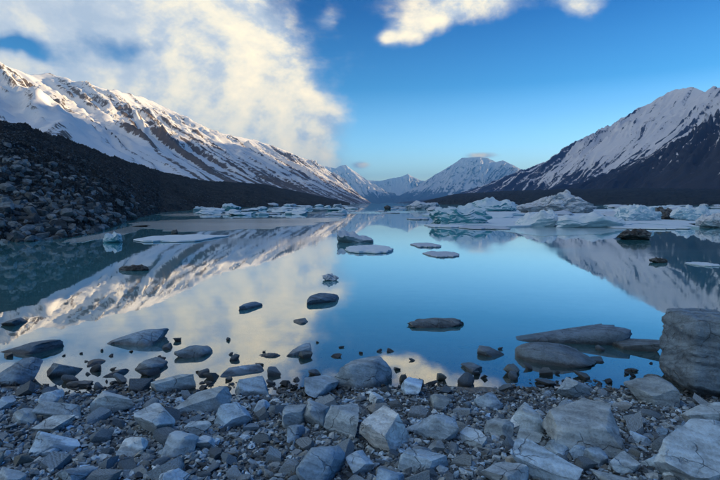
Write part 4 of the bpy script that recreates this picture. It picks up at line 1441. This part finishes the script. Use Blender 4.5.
slab_sheet('ice_sheet', 'broad sheet of thin grey lake ice below the left moraine', [(130, 222), (180, 219.5), (250, 218.5), (330, 218), (345, 220), (300, 226), (250, 230), (190, 231), (140, 229)], 0.008, M_SKIM, 1)
slab_sheet('ice_sheet', 'narrow strip of pale lake ice behind the broad grey sheet', [(160, 214.5), (215, 212.6), (300, 212), (320, 213), (260, 214.8), (170, 216.5)], 0.012, M_SKIM, 2)
slab_sheet('ice_sheet', 'thin ice strip along the boulders at the left shore', [(62, 240.5), (95, 235), (130, 226.5), (150, 225), (135, 232), (112, 237), (80, 242.5)], 0.008, M_SKIM, 3)
slab_sheet('ice_sheet', 'pale ice streak across the middle of the lake head', [(330, 212), (400, 211), (430, 211.6), (400, 213.5), (350, 214)], 0.012, M_SKIM, 4)
slab_sheet('ice_sheet', 'low white shelf of ice joining the icebergs on the right', [(432, 214), (480, 211), (560, 210), (640, 209.5), (735, 210), (735, 226), (690, 227.5), (640, 225), (600, 227), (540, 228), (490, 226), (445, 225)], 0.10, M_ICE, 6)
slab_sheet('ice_sheet', 'thin grey ice apron under the icebergs on the right', [(478, 226), (530, 224), (600, 225), (640, 227), (600, 234), (545, 236), (500, 231)], 0.008, M_SKIM, 5)


def build_brash():
    rs = np.random.RandomState(31)

    def field(n, fx, fy, wr, hr, mats, what, group):
        for i in range(n):
            x, y = rs.uniform(*fx), fy[0] + (fy[1] - fy[0]) * rs.uniform() ** 1.3
            k = (y - 203.0) / 8.0
            w = rs.uniform(*wr) * (0.6 + 0.5 * k)
            h = rs.uniform(*hr) * (0.6 + 0.4 * k)
            kind = rs.randint(len(mats))
            ang = ('jagged', 'flat', 'rounded')[rs.randint(3)]
            tone = {M_ICE: 'white', M_ICE_TEAL: 'blue-green', M_ICE_GREY: 'grey', M_ICE_DIRTY: 'dirty'}[mats[kind]]
            near = 'nearer' if k > 0.8 else 'far'
            berg('ice_floe', 'small %s %s floe in the %s rows of %s' % (tone, ang, near, what), x - w / 2, x + w / 2, y - h * (0.55 if ang == 'flat' else 1.0), y, mats[kind], 2000 + rs.randint(9999), rs.uniform(0.5, 1.0),
                 2.3 if ang == 'rounded' else 3.2, 9, 0.12 if ang == 'jagged' else 0.07, sub=3, yaw=rs.uniform(-25, 25), cat='ice floe', group=group)
    field(58, (196, 345), (206.2, 216), (7, 20), (2.0, 5.0), [M_ICE, M_ICE, M_ICE, M_ICE_GREY, M_ICE_TEAL], 'the left ice band', 'brash ice along the left shore')
    field(30, (600, 735), (205.8, 214), (8, 26), (2.0, 5.0), [M_ICE, M_ICE, M_ICE_GREY, M_ICE_DIRTY], 'the right ice band', 'brash ice along the right shore')
    field(16, (425, 560), (205.6, 213), (8, 24), (2.0, 4.5), [M_ICE, M_ICE_GREY, M_ICE_DIRTY], 'the ice behind the domed iceberg', 'brash ice in the centre')
    field(16, (470, 720), (213, 225), (22, 46), (3.0, 7.0), [M_ICE, M_ICE, M_ICE_GREY], 'the right ice front', 'low ice along the front of the right ice')
    field(12, (335, 430), (206.2, 214), (6, 18), (1.0, 2.2), [M_ICE, M_ICE_GREY], 'the open lake head', 'brash ice at the lake head')


build_brash()

# ------------------------------------------------------------------ haze
def build_haze():
    m, g, out = new_mat('valley haze')
    vol = g.n('ShaderNodeVolumePrincipled')
    vol.inputs['Color'].default_value = (0.12, 0.42, 1.0, 1)
    vol.inputs['Density'].default_value = 1.2e-4
    vol.inputs['Anisotropy'].default_value = 0.0
    g.link(vol.outputs[0], out.inputs['Volume'])
    bm = bmesh.new()
    bmesh.ops.create_cube(bm, size=1.0)
    me = bpy.data.meshes.new('haze')
    bm.to_mesh(me)
    bm.free()
    o = link('haze', me, m, (0, 5800, 0), kind='stuff', label='thin blue haze filling the valley')
    lo, hi = -60.0, max(o.bound_box[6][2] for o in COL.objects if o.name.startswith(('snowy', 'dark_ridge', 'blue'))) + 10.0
    o.scale = (20000, 16000, hi - lo)
    o.location = (0, 6500, (hi + lo) / 2)


build_haze()


# ------------------------------------------------------------------ labels that still coincide say which of them, counted from the left
def tell_apart():
    by = {}
    for o in COL.objects:
        if o.get('category') and o.get('label'):
            by.setdefault(o['label'], []).append(o)
    num = 'two three four five six seven eight nine ten eleven twelve thirteen fourteen fifteen sixteen seventeen eighteen'.split()
    nth = 'second third fourth fifth sixth seventh eighth ninth tenth eleventh twelfth thirteenth fourteenth fifteenth sixteenth seventeenth'.split()
    for lab, obs in by.items():
        if len(obs) < 2 or len(obs) > 18:
            continue
        obs.sort(key=lambda o: o.location.x / max(o.location.y, 0.1))
        n = num[len(obs) - 2]
        for i, o in enumerate(obs):
            which = 'leftmost of ' + n if i == 0 else ('rightmost of ' + n if i == len(obs) - 1 else nth[i - 1] + ' from left')
            if len((lab + ' ' + which).split()) > 16:
                which = which.split()[0]
            o['label'] = lab + ', ' + which


tell_apart()
